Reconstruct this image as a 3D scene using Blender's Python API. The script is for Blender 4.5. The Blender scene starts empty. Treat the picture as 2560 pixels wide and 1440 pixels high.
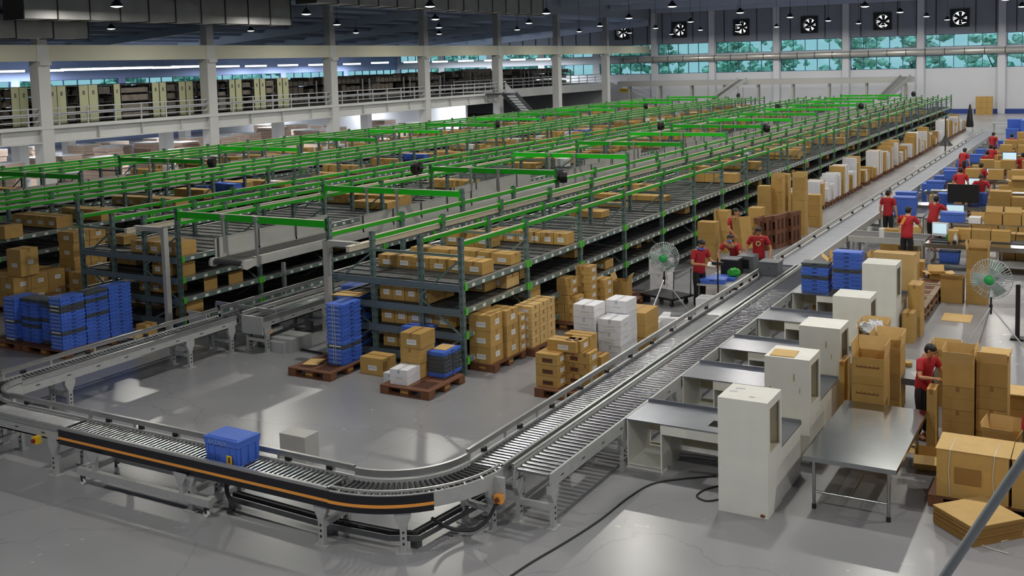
import bpy, math, random
from mathutils import Vector, Matrix
random.seed(7)
R_ = math.radians
sin, cos, PI = math.sin, math.cos, math.pi
SC = bpy.context.scene
COL = SC.collection
# ---------------------------------------------------------------- camera (image taken as 2560 x 1440)
PP = (1280.0, 385.0)
VD = (2790.0, 117.0)
VX = (-3300.0, 285.0)
FPX = math.sqrt(-((VD[0]-PP[0])*(VX[0]-PP[0]) + (VD[1]-PP[1])*(VX[1]-PP[1])))
aD = Vector((VD[0]-PP[0], VD[1]-PP[1], FPX)).normalized()
aX = -Vector((VX[0]-PP[0], VX[1]-PP[1], FPX)).normalized()
aU = aD.cross(aX)
if aU.y > 0: aU = -aU
EYE = Vector((0, 0, 5.7))
def ray(u, v):
    d = Vector((u-PP[0], v-PP[1], FPX))
    return Vector((aX.dot(d), aD.dot(d), aU.dot(d)))
def W(u, v, z=0.0):
    """world point seen at pixel (u,v) on the level z"""
    d = ray(u, v)
    return EYE + d*((z-EYE.z)/d.z)
def WY(u, v, y):
    d = ray(u, v)
    return EYE + d*(y/d.y)
def cam_to_world(c):
    return Vector((aX.dot(c), aD.dot(c), aU.dot(c)))
right = cam_to_world(Vector((1, 0, 0))); up = cam_to_world(Vector((0, -1, 0))); back = cam_to_world(Vector((0, 0, -1)))
cd = bpy.data.cameras.new('camera')
cam = bpy.data.objects.new('camera', cd); COL.objects.link(cam)
cam.matrix_world = Matrix(((right.x, up.x, back.x, EYE.x), (right.y, up.y, back.y, EYE.y), (right.z, up.z, back.z, EYE.z), (0, 0, 0, 1)))
cd.sensor_fit = 'HORIZONTAL'; cd.sensor_width = 36.0
cd.lens = FPX/2560*36.0
cd.shift_x = 0.0
cd.shift_y = -(720-PP[1])/2560
cd.clip_start = 0.1; cd.clip_end = 600
SC.camera = cam
SC.view_settings.view_transform = 'Standard'
SC.view_settings.look = 'None'
SC.view_settings.gamma = 1.0
SC.view_settings.use_curve_mapping = False
# ---------------------------------------------------------------- materials
def lin(c):
    o = []
    for x in c:
        x /= 255.0
        o.append(x/12.92 if x <= .04045 else ((x+.055)/1.055)**2.4)
    return o
MATS = {}
def mat(name, c, rough=.6, metal=0., var=0., noise=0., ns=6., bump=0., bs=60., spec=.5, es=0., stretch=None):
    """procedural material: sRGB colour, per-object variation, noise mottling, bump"""
    m = bpy.data.materials.new(name); m.use_nodes = True
    nt = m.node_tree; N = nt.nodes; L = nt.links
    b = N['Principled BSDF']; col = lin(c)
    b.inputs['Base Color'].default_value = (*col, 1)
    b.inputs['Roughness'].default_value = rough; b.inputs['Metallic'].default_value = metal
    b.inputs['Specular IOR Level'].default_value = spec
    tc = N.new('ShaderNodeTexCoord')
    src = tc.outputs['Object']
    if stretch:
        mp = N.new('ShaderNodeMapping'); mp.inputs['Scale'].default_value = stretch
        L.new(src, mp.inputs[0]); src = mp.outputs[0]
    fac = None
    if noise > 0:
        n = N.new('ShaderNodeTexNoise'); n.inputs['Scale'].default_value = ns; n.inputs['Detail'].default_value = 5
        L.new(src, n.inputs['Vector'])
        mr = N.new('ShaderNodeMapRange'); mr.inputs[1].default_value = .3; mr.inputs[2].default_value = .7
        mr.inputs[3].default_value = 1-noise; mr.inputs[4].default_value = 1+noise
        L.new(n.outputs['Fac'], mr.inputs[0]); fac = mr.outputs[0]
    if var > 0:
        oi = N.new('ShaderNodeObjectInfo'); mr = N.new('ShaderNodeMapRange')
        mr.inputs[3].default_value = 1-var; mr.inputs[4].default_value = 1+var
        L.new(oi.outputs['Random'], mr.inputs[0])
        if fac is not None:
            mu = N.new('ShaderNodeMath'); mu.operation = 'MULTIPLY'
            L.new(fac, mu.inputs[0]); L.new(mr.outputs[0], mu.inputs[1]); fac = mu.outputs[0]
        else: fac = mr.outputs[0]
    if fac is not None:
        vm = N.new('ShaderNodeVectorMath'); vm.operation = 'SCALE'; vm.inputs[0].default_value = col
        L.new(fac, vm.inputs['Scale']); L.new(vm.outputs[0], b.inputs['Base Color'])
    if bump > 0:
        n = N.new('ShaderNodeTexNoise'); n.inputs['Scale'].default_value = bs; n.inputs['Detail'].default_value = 3
        L.new(src, n.inputs['Vector'])
        bp = N.new('ShaderNodeBump'); bp.inputs['Strength'].default_value = bump; bp.inputs['Distance'].default_value = .01
        L.new(n.outputs['Fac'], bp.inputs['Height']); L.new(bp.outputs[0], b.inputs['Normal'])
    if es > 0:
        b.inputs['Emission Color'].default_value = (*col, 1); b.inputs['Emission Strength'].default_value = es
    MATS[name] = m
    return m
def M(*names): return [MATS[n] for n in names]
mat('cardboard', (182, 146, 82), .75, var=.13, noise=.06, ns=5, bump=.05)
mat('cardboard_edge', (152, 114, 58), .8, var=.08)
mat('cardboard_inside', (120, 82, 44), .85, noise=.05)
mat('tape', (152, 110, 62), .35, var=.08)
mat('kraft', (206, 172, 112), .75, var=.06, noise=.05)
mat('paper_label', (225, 225, 222), .6)
mat('print_black', (40, 38, 38), .6)
mat('print_brown', (105, 60, 32), .7)
mat('print_yellow', (205, 160, 60), .6)
mat('white_carton', (222, 222, 226), .55, var=.04, noise=.03)
mat('white_shade', (185, 186, 192), .55)
mat('crate_blue', (74, 112, 208), .42, var=.10, noise=.04, ns=14)
mat('crate_grey', (72, 78, 84), .45, var=.08)
mat('crate_slot', (18, 26, 62), .6)
mat('crate_card', (132, 158, 215), .5, var=.05)
mat('pallet', (112, 72, 48), .7, var=.12, noise=.12, ns=9)
mat('pallet_grille', (78, 44, 32), .8)
mat('pallet_pale', (150, 132, 112), .7, var=.06, noise=.1, ns=9)
mat('conv_frame', (178, 180, 180), .42, metal=.25, noise=.06, ns=9)
mat('alu', (190, 191, 190), .32, metal=.75, noise=.05)
mat('roller', (172, 173, 176), .2, metal=1., noise=.05, ns=20)
mat('roller_dark', (44, 45, 48), .4)
mat('black', (22, 22, 24), .45)
mat('rubber', (30, 30, 32), .8)
mat('fascia', (22, 24, 32), .3)
mat('orange', (238, 160, 70), .5)
mat('steel', (168, 171, 171), .2, metal=1., noise=.07, ns=3, bump=.03, bs=9)
mat('steel_dark', (120, 122, 124), .35, metal=.9)
mat('post', (104, 124, 122), .45, metal=.2, var=.04, noise=.05)
mat('post_dark', (56, 74, 72), .5)
mat('beam', (108, 124, 134), .4, metal=.2, var=.04)
mat('beam_teal', (112, 134, 128), .4, metal=.2, var=.04)
mat('green', (30, 158, 16), .38, var=.05)
mat('green_bright', (22, 188, 14), .4)
mat('green_dark', (24, 116, 14), .38, var=.05)
mat('knuckle', (92, 186, 66), .4)
mat('belt', (66, 66, 66), .55, noise=.06)
mat('belt_grey', (128, 132, 142), .4, noise=.05, ns=3)
mat('guard', (178, 178, 174), .42, metal=.15, noise=.03)
mat('beige', (206, 198, 178), .5, noise=.04)
mat('cream', (210, 206, 190), .5, noise=.05, ns=3)
mat('melamine', (222, 222, 214), .4, noise=.035, ns=4)
mat('melamine_in', (198, 190, 164), .55, noise=.06, ns=3)
mat('stain', (176, 152, 108), .6)
mat('sheet', (146, 150, 158), .28, metal=.85, noise=.08, ns=3)
mat('skin', (196, 142, 104), .55, noise=.04)
mat('shirt', (172, 30, 40), .75, var=.08, noise=.08, ns=7, bump=.12, bs=14)
mat('trousers', (26, 26, 30), .8, var=.1)
mat('hair', (18, 15, 14), .5)
mat('mask_blue', (90, 140, 200), .7)
mat('shoe', (120, 70, 40), .6)
mat('screen', (196, 226, 240), .4, es=.75)
mat('lampglow', (255, 252, 240), .4, es=7.0)
mat('tubeglow', (240, 246, 255), .4, es=6.0)
mat('lamp_metal', (38, 46, 60), .35, metal=.5)
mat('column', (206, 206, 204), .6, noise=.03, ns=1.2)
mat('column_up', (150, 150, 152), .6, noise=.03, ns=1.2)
mat('mezz_beam', (206, 207, 206), .55, noise=.03, ns=1)
mat('cream_beam', (200, 198, 178), .6, noise=.03, ns=1)
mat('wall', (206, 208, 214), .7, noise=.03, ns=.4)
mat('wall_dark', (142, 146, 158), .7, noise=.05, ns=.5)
mat('wall_blue', (120, 134, 172), .7, noise=.05, ns=.5)
mat('ceiling', (150, 162, 196), .7, noise=.06, ns=.6)
mat('girder', (180, 188, 210), .55)
mat('purlin', (176, 186, 214), .55)
mat('duct', (150, 150, 150), .42, metal=.3, noise=.12, ns=1.5)
mat('duct_wall', (186, 184, 178), .34, metal=.4, noise=.1, ns=.8, stretch=(1, 1, 6))
mat('seam', (70, 68, 64), .5, metal=.5)
mat('frame_blue', (54, 72, 120), .5)
mat('baseboard', (42, 66, 140), .5)
mat('shelf_cream', (196, 198, 160), .55, noise=.03)
mat('shelf_dark', (60, 62, 64), .6)
mat('goods', (120, 112, 104), .8, var=.25, noise=.25, ns=4)
mat('board_brown', (176, 154, 138), .8, var=.14, noise=.08, ns=6)
mat('film', (222, 224, 226), .3)
mat('handrail', (184, 186, 190), .45)
mat('slab', (84, 86, 80), .8)
mat('stairs', (62, 66, 74), .6)
mat('machine', (96, 100, 106), .45)
mat('fan_green', (40, 160, 80), .4)
mat('fan_wire', (190, 196, 196), .35, metal=.4)
mat('fan_blade', (150, 172, 164), .3)
mat('bag_plastic', (200, 202, 206), .3, noise=.15, ns=8)
mat('bag_green', (30, 150, 40), .5, noise=.2, ns=20)
mat('cable', (34, 34, 38), .6)
mat('rope', (176, 182, 182), .5)
mat('twine', (210, 208, 196), .6)
mat('sign_yellow', (228, 190, 40), .5)
mat('red_bin', (120, 26, 26), .5)
mat('tree', (176, 206, 186), .9, noise=.55, ns=2.2)
mat('trunk', (80, 70, 60), .9)
mat('emblem', (226, 206, 140), .6)
mat('light_panel', (250, 252, 255), .5, es=1.6)
# roller deck of the flow racks: a dark field of fine rollers
def deck_mat():
    m = mat('deck', (74, 76, 77), .42, metal=.35, noise=.10, ns=2.5)
    nt = m.node_tree; N = nt.nodes; L = nt.links; b = N['Principled BSDF']
    tc = N.new('ShaderNodeTexCoord'); w = N.new('ShaderNodeTexWave'); w.wave_type = 'BANDS'; w.bands_direction = 'X'
    w.inputs['Scale'].default_value = 5.0
    L.new(tc.outputs['Object'], w.inputs['Vector'])
    bp = N.new('ShaderNodeBump'); bp.inputs['Strength'].default_value = .8; bp.inputs['Distance'].default_value = .03
    L.new(w.outputs['Fac'], bp.inputs['Height']); L.new(bp.outputs[0], b.inputs['Normal'])
deck_mat()
def floor_mat():
    m = bpy.data.materials.new('concrete'); m.use_nodes = True
    nt = m.node_tree; N = nt.nodes; L = nt.links; b = N['Principled BSDF']
    tc = N.new('ShaderNodeTexCoord')
    n1 = N.new('ShaderNodeTexNoise'); n1.inputs['Scale'].default_value = .3; n1.inputs['Detail'].default_value = 3; n1.inputs['Roughness'].default_value = .5
    n2 = N.new('ShaderNodeTexNoise'); n2.inputs['Scale'].default_value = 2.4; n2.inputs['Detail'].default_value = 6
    for n in (n1, n2): L.new(tc.outputs['Object'], n.inputs['Vector'])
    ra = N.new('ShaderNodeValToRGB'); e = ra.color_ramp.elements
    e[0].position = .25; e[0].color = (*lin((138, 138, 142)), 1)
    e[1].position = .75; e[1].color = (*lin((152, 152, 156)), 1)
    L.new(n1.outputs['Fac'], ra.inputs[0])
    mx = N.new('ShaderNodeMixRGB'); mx.blend_type = 'MULTIPLY'; mx.inputs[0].default_value = .30
    rb = N.new('ShaderNodeValToRGB'); f = rb.color_ramp.elements
    f[0].position = .25; f[0].color = (.93, .93, .93, 1); f[1].position = .75; f[1].color = (1, 1, 1, 1)
    L.new(n2.outputs['Fac'], rb.inputs[0]); L.new(ra.outputs[0], mx.inputs[1]); L.new(rb.outputs[0], mx.inputs[2])
    # hairline cracks and dark stains
    v = N.new('ShaderNodeTexVoronoi'); v.feature = 'DISTANCE_TO_EDGE'; v.inputs['Scale'].default_value = .32
    nd = N.new('ShaderNodeTexNoise'); nd.inputs['Scale'].default_value = 1.1; nd.inputs['Detail'].default_value = 6
    L.new(tc.outputs['Object'], nd.inputs['Vector'])
    ad = N.new('ShaderNodeVectorMath'); ad.operation = 'ADD'
    L.new(tc.outputs['Object'], ad.inputs[0]); L.new(nd.outputs['Color'], ad.inputs[1]); L.new(ad.outputs[0], v.inputs['Vector'])
    cr = N.new('ShaderNodeMapRange'); cr.inputs[1].default_value = 0; cr.inputs[2].default_value = .006; cr.inputs[3].default_value = .82; cr.inputs[4].default_value = 1
    L.new(v.outputs['Distance'], cr.inputs[0])
    vm = N.new('ShaderNodeVectorMath'); vm.operation = 'SCALE'
    L.new(mx.outputs[0], vm.inputs[0]); L.new(cr.outputs[0], vm.inputs['Scale'])
    L.new(vm.outputs[0], b.inputs['Base Color'])
    rr = N.new('ShaderNodeMapRange'); rr.inputs[1].default_value = .3; rr.inputs[2].default_value = .7; rr.inputs[3].default_value = .26; rr.inputs[4].default_value = .275
    L.new(n2.outputs['Fac'], rr.inputs[0]); L.new(rr.outputs[0], b.inputs['Roughness'])
    b.inputs['Specular IOR Level'].default_value = .55
    MATS['concrete'] = m
floor_mat()
def glass_mat():
    m = bpy.data.materials.new('tinted_glass'); m.use_nodes = True
    nt = m.node_tree; N = nt.nodes; L = nt.links
    for n in list(N): N.remove(n)
    o = N.new('ShaderNodeOutputMaterial'); t = N.new('ShaderNodeBsdfTransparent'); g = N.new('ShaderNodeBsdfGlossy'); mx = N.new('ShaderNodeMixShader')
    t.inputs[0].default_value = (*lin((186, 220, 226)), 1); g.inputs['Roughness'].default_value = .05; mx.inputs[0].default_value = .06
    L.new(t.outputs[0], mx.inputs[1]); L.new(g.outputs[0], mx.inputs[2]); L.new(mx.outputs[0], o.inputs[0])
    MATS['glass'] = m
    m = bpy.data.materials.new('clear_film'); m.use_nodes = True
    nt = m.node_tree; N = nt.nodes; L = nt.links
    for n in list(N): N.remove(n)
    o = N.new('ShaderNodeOutputMaterial'); t = N.new('ShaderNodeBsdfTransparent'); g = N.new('ShaderNodeBsdfGlossy'); mx = N.new('ShaderNodeMixShader')
    g.inputs['Roughness'].default_value = .25; mx.inputs[0].default_value = .3
    L.new(t.outputs[0], mx.inputs[1]); L.new(g.outputs[0], mx.inputs[2]); L.new(mx.outputs[0], o.inputs[0])
    MATS['clear'] = m
glass_mat()
# ---------------------------------------------------------------- mesh building
class MB:
    def __init__(s): s.v = []; s.f = []; s.m = []
    def quad(s, a, b, c, d, m=0):
        i = len(s.v); s.v += [tuple(a), tuple(b), tuple(c), tuple(d)]; s.f.append((i, i+1, i+2, i+3)); s.m.append(m); return s
    def hexa(s, p, m=0):
        i = len(s.v); s.v += [tuple(q) for q in p]
        for f in ((3, 2, 1, 0), (4, 5, 6, 7), (0, 1, 5, 4), (1, 2, 6, 5), (2, 3, 7, 6), (3, 0, 4, 7)):
            s.f.append(tuple(i+k for k in f)); s.m.append(m)
        return s
    def box(s, x0, y0, z0, x1, y1, z1, m=0):
        return s.hexa([(x0, y0, z0), (x1, y0, z0), (x1, y1, z0), (x0, y1, z0), (x0, y0, z1), (x1, y0, z1), (x1, y1, z1), (x0, y1, z1)], m)
    def rbox(s, cx, cy, z0, sx, sy, sz, rot=0, m=0, taper=1.0):
        c, d = cos(rot), sin(rot); p = []
        for z, k in ((z0, 1.0), (z0+sz, taper)):
            for a, b in ((-1, -1), (1, -1), (1, 1), (-1, 1)):
                x, y = a*sx/2*k, b*sy/2*k
                p.append((cx+x*c-y*d, cy+x*d+y*c, z))
        return s.hexa(p, m)
    def beam(s, p, q, w, h, m=0, upv=(0, 0, 1)):
        p = Vector(p); q = Vector(q); t = (q-p).normalized(); u = Vector(upv)
        if abs(t.dot(u)) > .98: u = Vector((0, 1, 0))
        n = t.cross(u).normalized(); b = n.cross(t)
        o = []
        for e in (p, q):
            for a, c in ((-1, -1), (1, -1), (1, 1), (-1, 1)): o.append(e+n*(a*w/2)+b*(c*h/2))
        return s.hexa(o, m)
    def tube(s, pts, r, n=8, m=0, r2=None, closed=False):
        pts = [Vector(p) for p in pts]; k = len(pts); base = len(s.v)
        for i, p in enumerate(pts):
            if closed: t = pts[(i+1) % k]-pts[i-1]
            else: t = pts[min(i+1, k-1)]-pts[max(i-1, 0)]
            t.normalize(); u = Vector((0, 0, 1)) if abs(t.z) < .95 else Vector((1, 0, 0))
            a = t.cross(u).normalized(); b = a.cross(t)
            rr = r if r2 is None else r+(r2-r)*i/(k-1)
            for j in range(n):
                w = 2*PI*j/n; s.v.append(tuple(p+a*(rr*cos(w))+b*(rr*sin(w))))
        for i in range(k if closed else k-1):
            for j in range(n):
                i2 = (i+1) % k
                s.f.append((base+i*n+j, base+i*n+(j+1) % n, base+i2*n+(j+1) % n, base+i2*n+j)); s.m.append(m)
        if not closed:
            s.f.append(tuple(base+j for j in range(n))); s.m.append(m)
            s.f.append(tuple(base+(k-1)*n+n-1-j for j in range(n))); s.m.append(m)
        return s
    def cyl(s, p, q, r, n=10, m=0, r2=None): return s.tube([p, q], r, n, m, r2)
    def lathe(s, prof, n=16, m=0, c=(0, 0, 0), axis='z'):
        base = len(s.v); k = len(prof)
        for r, z in prof:
            for j in range(n):
                w = 2*PI*j/n; x, y = r*cos(w), r*sin(w)
                p = (x, y, z) if axis == 'z' else ((x, z, y) if axis == 'y' else (z, x, y))
                s.v.append((c[0]+p[0], c[1]+p[1], c[2]+p[2]))
        for i in range(k-1):
            for j in range(n):
                s.f.append((base+i*n+j, base+i*n+(j+1) % n, base+(i+1)*n+(j+1) % n, base+(i+1)*n+j)); s.m.append(m)
        if prof[0][0] > 1e-4: s.f.append(tuple(base+n-1-j for j in range(n))); s.m.append(m)
        if prof[-1][0] > 1e-4: s.f.append(tuple(base+(k-1)*n+j for j in range(n))); s.m.append(m)
        return s
    def ell(s, c, rx, ry, rz, n=12, k=8, m=0, a0=-PI/2, a1=PI/2):
        base = len(s.v)
        for i in range(k+1):
            a = a0+(a1-a0)*i/k
            for j in range(n):
                w = 2*PI*j/n; s.v.append((c[0]+rx*cos(a)*cos(w), c[1]+ry*cos(a)*sin(w), c[2]+rz*sin(a)))
        for i in range(k):
            for j in range(n):
                s.f.append((base+i*n+j, base+i*n+(j+1) % n, base+(i+1)*n+(j+1) % n, base+(i+1)*n+j)); s.m.append(m)
        return s
    def prism(s, poly, z0, z1, m=0):
        n = len(poly); i = len(s.v)
        s.v += [(x, y, z0) for x, y in poly]+[(x, y, z1) for x, y in poly]
        s.f.append(tuple(i+n-1-k for k in range(n))); s.m.append(m); s.f.append(tuple(i+n+k for k in range(n))); s.m.append(m)
        for k in range(n):
            s.f.append((i+k, i+(k+1) % n, i+n+(k+1) % n, i+n+k)); s.m.append(m)
        return s
    def plate(s, poly, axis, t0, t1, m=0):
        """polygon in a vertical plane given thickness: axis 'x' -> poly is (y,z), axis 'y' -> poly is (x,z)"""
        n = len(poly); i = len(s.v)
        mk = (lambda a, b, t: (t, a, b)) if axis == 'x' else (lambda a, b, t: (a, t, b))
        s.v += [mk(a, b, t0) for a, b in poly]+[mk(a, b, t1) for a, b in poly]
        s.f.append(tuple(i+k for k in range(n))); s.m.append(m); s.f.append(tuple(i+2*n-1-k for k in range(n))); s.m.append(m)
        for k in range(n):
            s.f.append((i+(k+1) % n, i+k, i+n+k, i+n+(k+1) % n)); s.m.append(m)
        return s
    def sweep(s, path, prof, m=0):
        """sweep closed profile [(offset to the left, z)] along a plan path [(x,y)]"""
        k = len(path); n = len(prof); base = len(s.v)
        for i in range(k):
            a = path[max(i-1, 0)]; b = path[min(i+1, k-1)]
            dx, dy = b[0]-a[0], b[1]-a[1]; l = math.hypot(dx, dy); nx, ny = -dy/l, dx/l
            for o, z in prof: s.v.append((path[i][0]+nx*o, path[i][1]+ny*o, z))
        for i in range(k-1):
            for j in range(n):
                s.f.append((base+i*n+j, base+i*n+(j+1) % n, base+(i+1)*n+(j+1) % n, base+(i+1)*n+j)); s.m.append(m)
        s.f.append(tuple(base+n-1-j for j in range(n))); s.m.append(m)
        s.f.append(tuple(base+(k-1)*n+j for j in range(n))); s.m.append(m)
        return s
    def mesh(s, name, mats, smooth=False):
        me = bpy.data.meshes.new(name); me.from_pydata(s.v, [], s.f)
        for m in mats: me.materials.append(MATS[m])
        me.polygons.foreach_set('material_index', s.m)
        if smooth:
            me.polygons.foreach_set('use_smooth', [True]*len(s.f))
            me.update()
            try: me.set_sharp_from_angle(angle=R_(40))
            except Exception: pass
        me.update()
        return me
def put(name, me, parent=None, loc=(0, 0, 0), rot=0.0, label=None, cat=None, group=None, kind=None):
    o = bpy.data.objects.new(name, me); COL.objects.link(o)
    o.location = loc
    o.rotation_euler = (0, 0, rot) if not isinstance(rot, (tuple, list)) else rot
    if parent is not None: o.parent = parent
    if label: o['label'] = label
    if cat: o['category'] = cat
    if group: o['group'] = group
    if kind: o['kind'] = kind
    return o
def thing(name, label, cat, loc=(0, 0, 0), rot=0.0, group=None, kind=None):
    return put(name, None, None, loc, rot, label, cat, group, kind)
def solid(name, b, mats, parent=None, smooth=False, **k):
    return put(name, b.mesh(name, mats if isinstance(mats, (list, tuple)) else [mats], smooth), parent, **k)
CACHE = {}
def cached(key, fn):
    if key not in CACHE: CACHE[key] = fn()
    return CACHE[key]
ORD = 'first second third fourth fifth sixth seventh eighth ninth tenth eleventh twelfth thirteenth fourteenth fifteenth sixteenth seventeenth eighteenth nineteenth twentieth'.split()
TENS = {20: 'twenty', 30: 'thirty'}
def nth(i):
    if i < 20: return ORD[i]
    t = (i+1)//10*10; r = (i+1) % 10
    return ({20: 'twentieth', 30: 'thirtieth', 40: 'fortieth'}[t] if r == 0 else {20: 'twenty', 30: 'thirty', 40: 'forty'}[t]+'-'+ORD[r-1])
def text_mesh(name, s, size, m, ext=.002):
    c = bpy.data.curves.new(name, 'FONT'); c.body = s; c.size = size; c.extrude = ext; c.align_x = 'CENTER'; c.align_y = 'CENTER'
    o = bpy.data.objects.new(name, c); COL.objects.link(o)
    dg = bpy.context.evaluated_depsgraph_get(); me = bpy.data.meshes.new_from_object(o.evaluated_get(dg))
    bpy.data.objects.remove(o); bpy.data.curves.remove(c)
    me.name = name; me.materials.clear(); me.materials.append(MATS[m])
    return me
# ================================================================ building
YW = 104.0; XW = -75.6; XC = -42.7
# ---- world: overcast sky
w = bpy.data.worlds.new('sky'); SC.world = w; w.use_nodes = True
nt = w.node_tree; bg = nt.nodes['Background']
tcw = nt.nodes.new('ShaderNodeTexCoord'); sp = nt.nodes.new('ShaderNodeSeparateXYZ'); rp = nt.nodes.new('ShaderNodeValToRGB')
nt.links.new(tcw.outputs['Generated'], sp.inputs[0]); nt.links.new(sp.outputs['Z'], rp.inputs[0]); nt.links.new(rp.outputs[0], bg.inputs[0])
e = rp.color_ramp.elements
e[0].position = 0.0; e[0].color = (.95, .965, .97, 1); e[1].position = .5; e[1].color = (.84, .90, .98, 1)
bg.inputs[1].default_value = 1.5
# ---- floor, ceiling
solid('floor', MB().box(-82, -20, -.3, 34, YW+.3, 0), 'concrete', kind='structure')
solid('ceiling', MB().box(XC, -20, 11.2, 34, YW+.3, 11.4), 'ceiling', kind='structure')
b = MB().hexa([(XW-.3, -20, 7.6), (XC, -20, 9.9), (XC, YW, 9.9), (XW-.3, YW, 7.6), (XW-.3, -20, 7.8), (XC, -20, 10.1), (XC, YW, 10.1), (XW-.3, YW, 7.8)])
solid('ceiling_mezzanine', b, 'ceiling', kind='structure')
b = MB()
for k in range(-1, 8):
    y = 31.3+10.35*k
    b.box(XC+.3, y-.12, 10.5, 34, y+.12, 11.2)
    b.hexa([(XW, y-.1, 7.0), (XC, y-.1, 9.25), (XC, y+.1, 9.25), (XW, y+.1, 7.0), (XW, y-.1, 7.62), (XC, y-.1, 9.92), (XC, y+.1, 9.92), (XW, y+.1, 7.62)])
solid('trim_1', b, 'girder', kind='structure')
b = MB()
for i in range(13):
    x = XC-2.4*i-1; z = 9.9-(XC-x)/(XC-XW)*2.3
    b.box(x-.05, -20, z-.2, x+.05, YW, z)
for i in range(16):
    x = XC+2.5+4.4*i
    b.box(x-.06, -20, 10.95, x+.06, YW, 11.2)
solid('trim_2', b, 'purlin', kind='structure')
# ---- far wall with two rows of strip windows and square fan openings
piers = [-75.6+6.72*k for k in range(0, 17)]
fans = [(-45.9, 8.72), (-39.4, 8.70), (-32.8, 8.68), (-26.0, 8.67), (-19.15, 8.71), (-12.4, 8.71)]
piers = [-75.6, -69.2, -62.5, -55.8, -49.0, -42.2, -35.87, -29.22, -22.5, -15.73, -8.86, -2.1, 4.7, 11.5, 18.3, 25.1, 34]
b = MB()
b.box(XW, YW, 0, 34, YW+.3, 4.18); b.box(XW, YW, 5.37, 34, YW+.3, 6.14)
for x in piers:
    b.box(x-.4, YW, 4.18, x+.4, YW+.3, 5.37); b.box(x-.4, YW, 6.14, x+.4, YW+.3, 7.28)
solid('wall_back', b, 'wall', kind='structure')
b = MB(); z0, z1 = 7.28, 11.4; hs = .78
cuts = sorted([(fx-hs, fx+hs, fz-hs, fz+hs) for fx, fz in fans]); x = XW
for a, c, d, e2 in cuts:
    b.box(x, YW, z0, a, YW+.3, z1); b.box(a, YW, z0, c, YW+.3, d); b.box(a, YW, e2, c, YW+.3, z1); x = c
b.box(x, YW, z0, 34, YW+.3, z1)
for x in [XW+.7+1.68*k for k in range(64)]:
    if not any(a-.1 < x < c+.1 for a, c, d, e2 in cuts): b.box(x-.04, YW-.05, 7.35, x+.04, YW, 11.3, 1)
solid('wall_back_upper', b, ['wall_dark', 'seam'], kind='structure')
b = MB()
for x in piers[5:-1]: b.box(x-.3, YW-.28, 0, x+.3, YW, 11.2)
solid('trim_3', b, 'wall', kind='structure')
b = MB().box(XC-.1, -20, 9.9, XC+.1, YW, 11.4); solid('wall_clerestory', b, 'wall_dark', kind='structure')
solid('baseboard_back', MB().box(-30, YW-.04, 0, 34, YW, .42), 'baseboard', kind='structure')
b = MB(); b.box(34, -20, 0, 34.3, YW, 4.0); b.box(34, -20, 7.4, 34.3, YW, 11.4)
for k in range(17): b.box(34, -20+7.8*k, 4.0, 34.3, -19+7.8*k, 7.4)
solid('wall_right', b, 'wall', kind='structure')
b = MB(); b.box(XW, -20.3, 0, 34, -20, 4.0); b.box(XW, -20.3, 7.4, 34, -20, 11.4)
for k in range(17): b.box(XW+6.8*k, -20.3, 4.0, XW+6.8*k+1, -20, 7.4)
solid('wall_front', b, 'wall', kind='structure')
# windows: a frame with a pane child
wn = 0
def window(x0, x1, z0, z1, n, alongx=True, pos=0.0):
    global wn; wn += 1
    f = MB(); g = MB(); t = .045
    def bx(mb, a0, c0, a1, c1, d0, d1):
        if alongx: mb.box(a0, pos+d0, c0, a1, pos+d1, c1)
        else: mb.box(pos+d0, a0, c0, pos+d1, a1, c1)
    bx(f, x0, z0, x1, z0+t, 0, .12); bx(f, x0, z1-t, x1, z1, 0, .12)
    for k in range(n+1):
        xx = x0+(x1-x0-t)*k/n; bx(f, xx, z0+t, xx+t, z1-t, 0, .12)
    bx(g, x0+t, z0+t, x1-t, z1-t, .05, .06)
    o = solid('window_%d' % wn, f, 'frame_blue', kind='structure')
    solid('pane', g, 'glass', o)
for i in range(len(piers)-3):
    window(piers[i]+.4, piers[i+1]-.4, 4.18, 5.37, 5, True, YW+.05)
    window(piers[i]+.4, piers[i+1]-.4, 6.14, 7.28, 5, True, YW+.05)
# ---- left wall behind the mezzanine with a strip of windows
b = MB(); ys = [22.1+10.35*k for k in range(8)]
b.box(XW-.3, -20, 0, XW, YW+.3, 4.0); b.box(XW-.3, -20, 5.36, XW, YW+.3, 8.0)
prev = -20
for y in ys: b.box(XW-.3, prev, 4.0, XW, y, 5.36); prev = y+9.6
b.box(XW-.3, prev, 4.0, XW, YW+.3, 5.36)
solid('wall_left', b, 'wall_blue', kind='structure')
for y in ys: window(y, y+9.6, 4.0, 5.36, 7, False, XW-.2)
# ---- columns between hall and mezzanine
words = ['nearest the left edge of the photo', 'second from the left edge', 'third from the left edge', 'fourth from the left edge', 'fifth from the left edge', 'sixth from the left edge', 'seventh from the left, just before the long windows']
for k in range(0, 7):
    y = 31.0+10.35*k
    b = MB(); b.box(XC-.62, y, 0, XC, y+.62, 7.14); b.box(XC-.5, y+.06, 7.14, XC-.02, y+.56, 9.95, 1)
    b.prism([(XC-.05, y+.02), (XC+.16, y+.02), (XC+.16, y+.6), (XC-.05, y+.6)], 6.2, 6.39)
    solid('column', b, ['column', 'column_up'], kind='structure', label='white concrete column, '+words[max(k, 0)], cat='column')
for k in range(0, 6):
    for x in (-52.5, -62.0):
        y = 26.0+10.35*k
        solid('column', MB().box(x-.35, y, 0, x+.35, y+.6, 3.3), 'column', kind='structure', label='white column under the mezzanine, %s row, %s from left' % ('nearer' if x > -55 else 'farther', nth(k)), cat='column', group='columns under the mezzanine')
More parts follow.
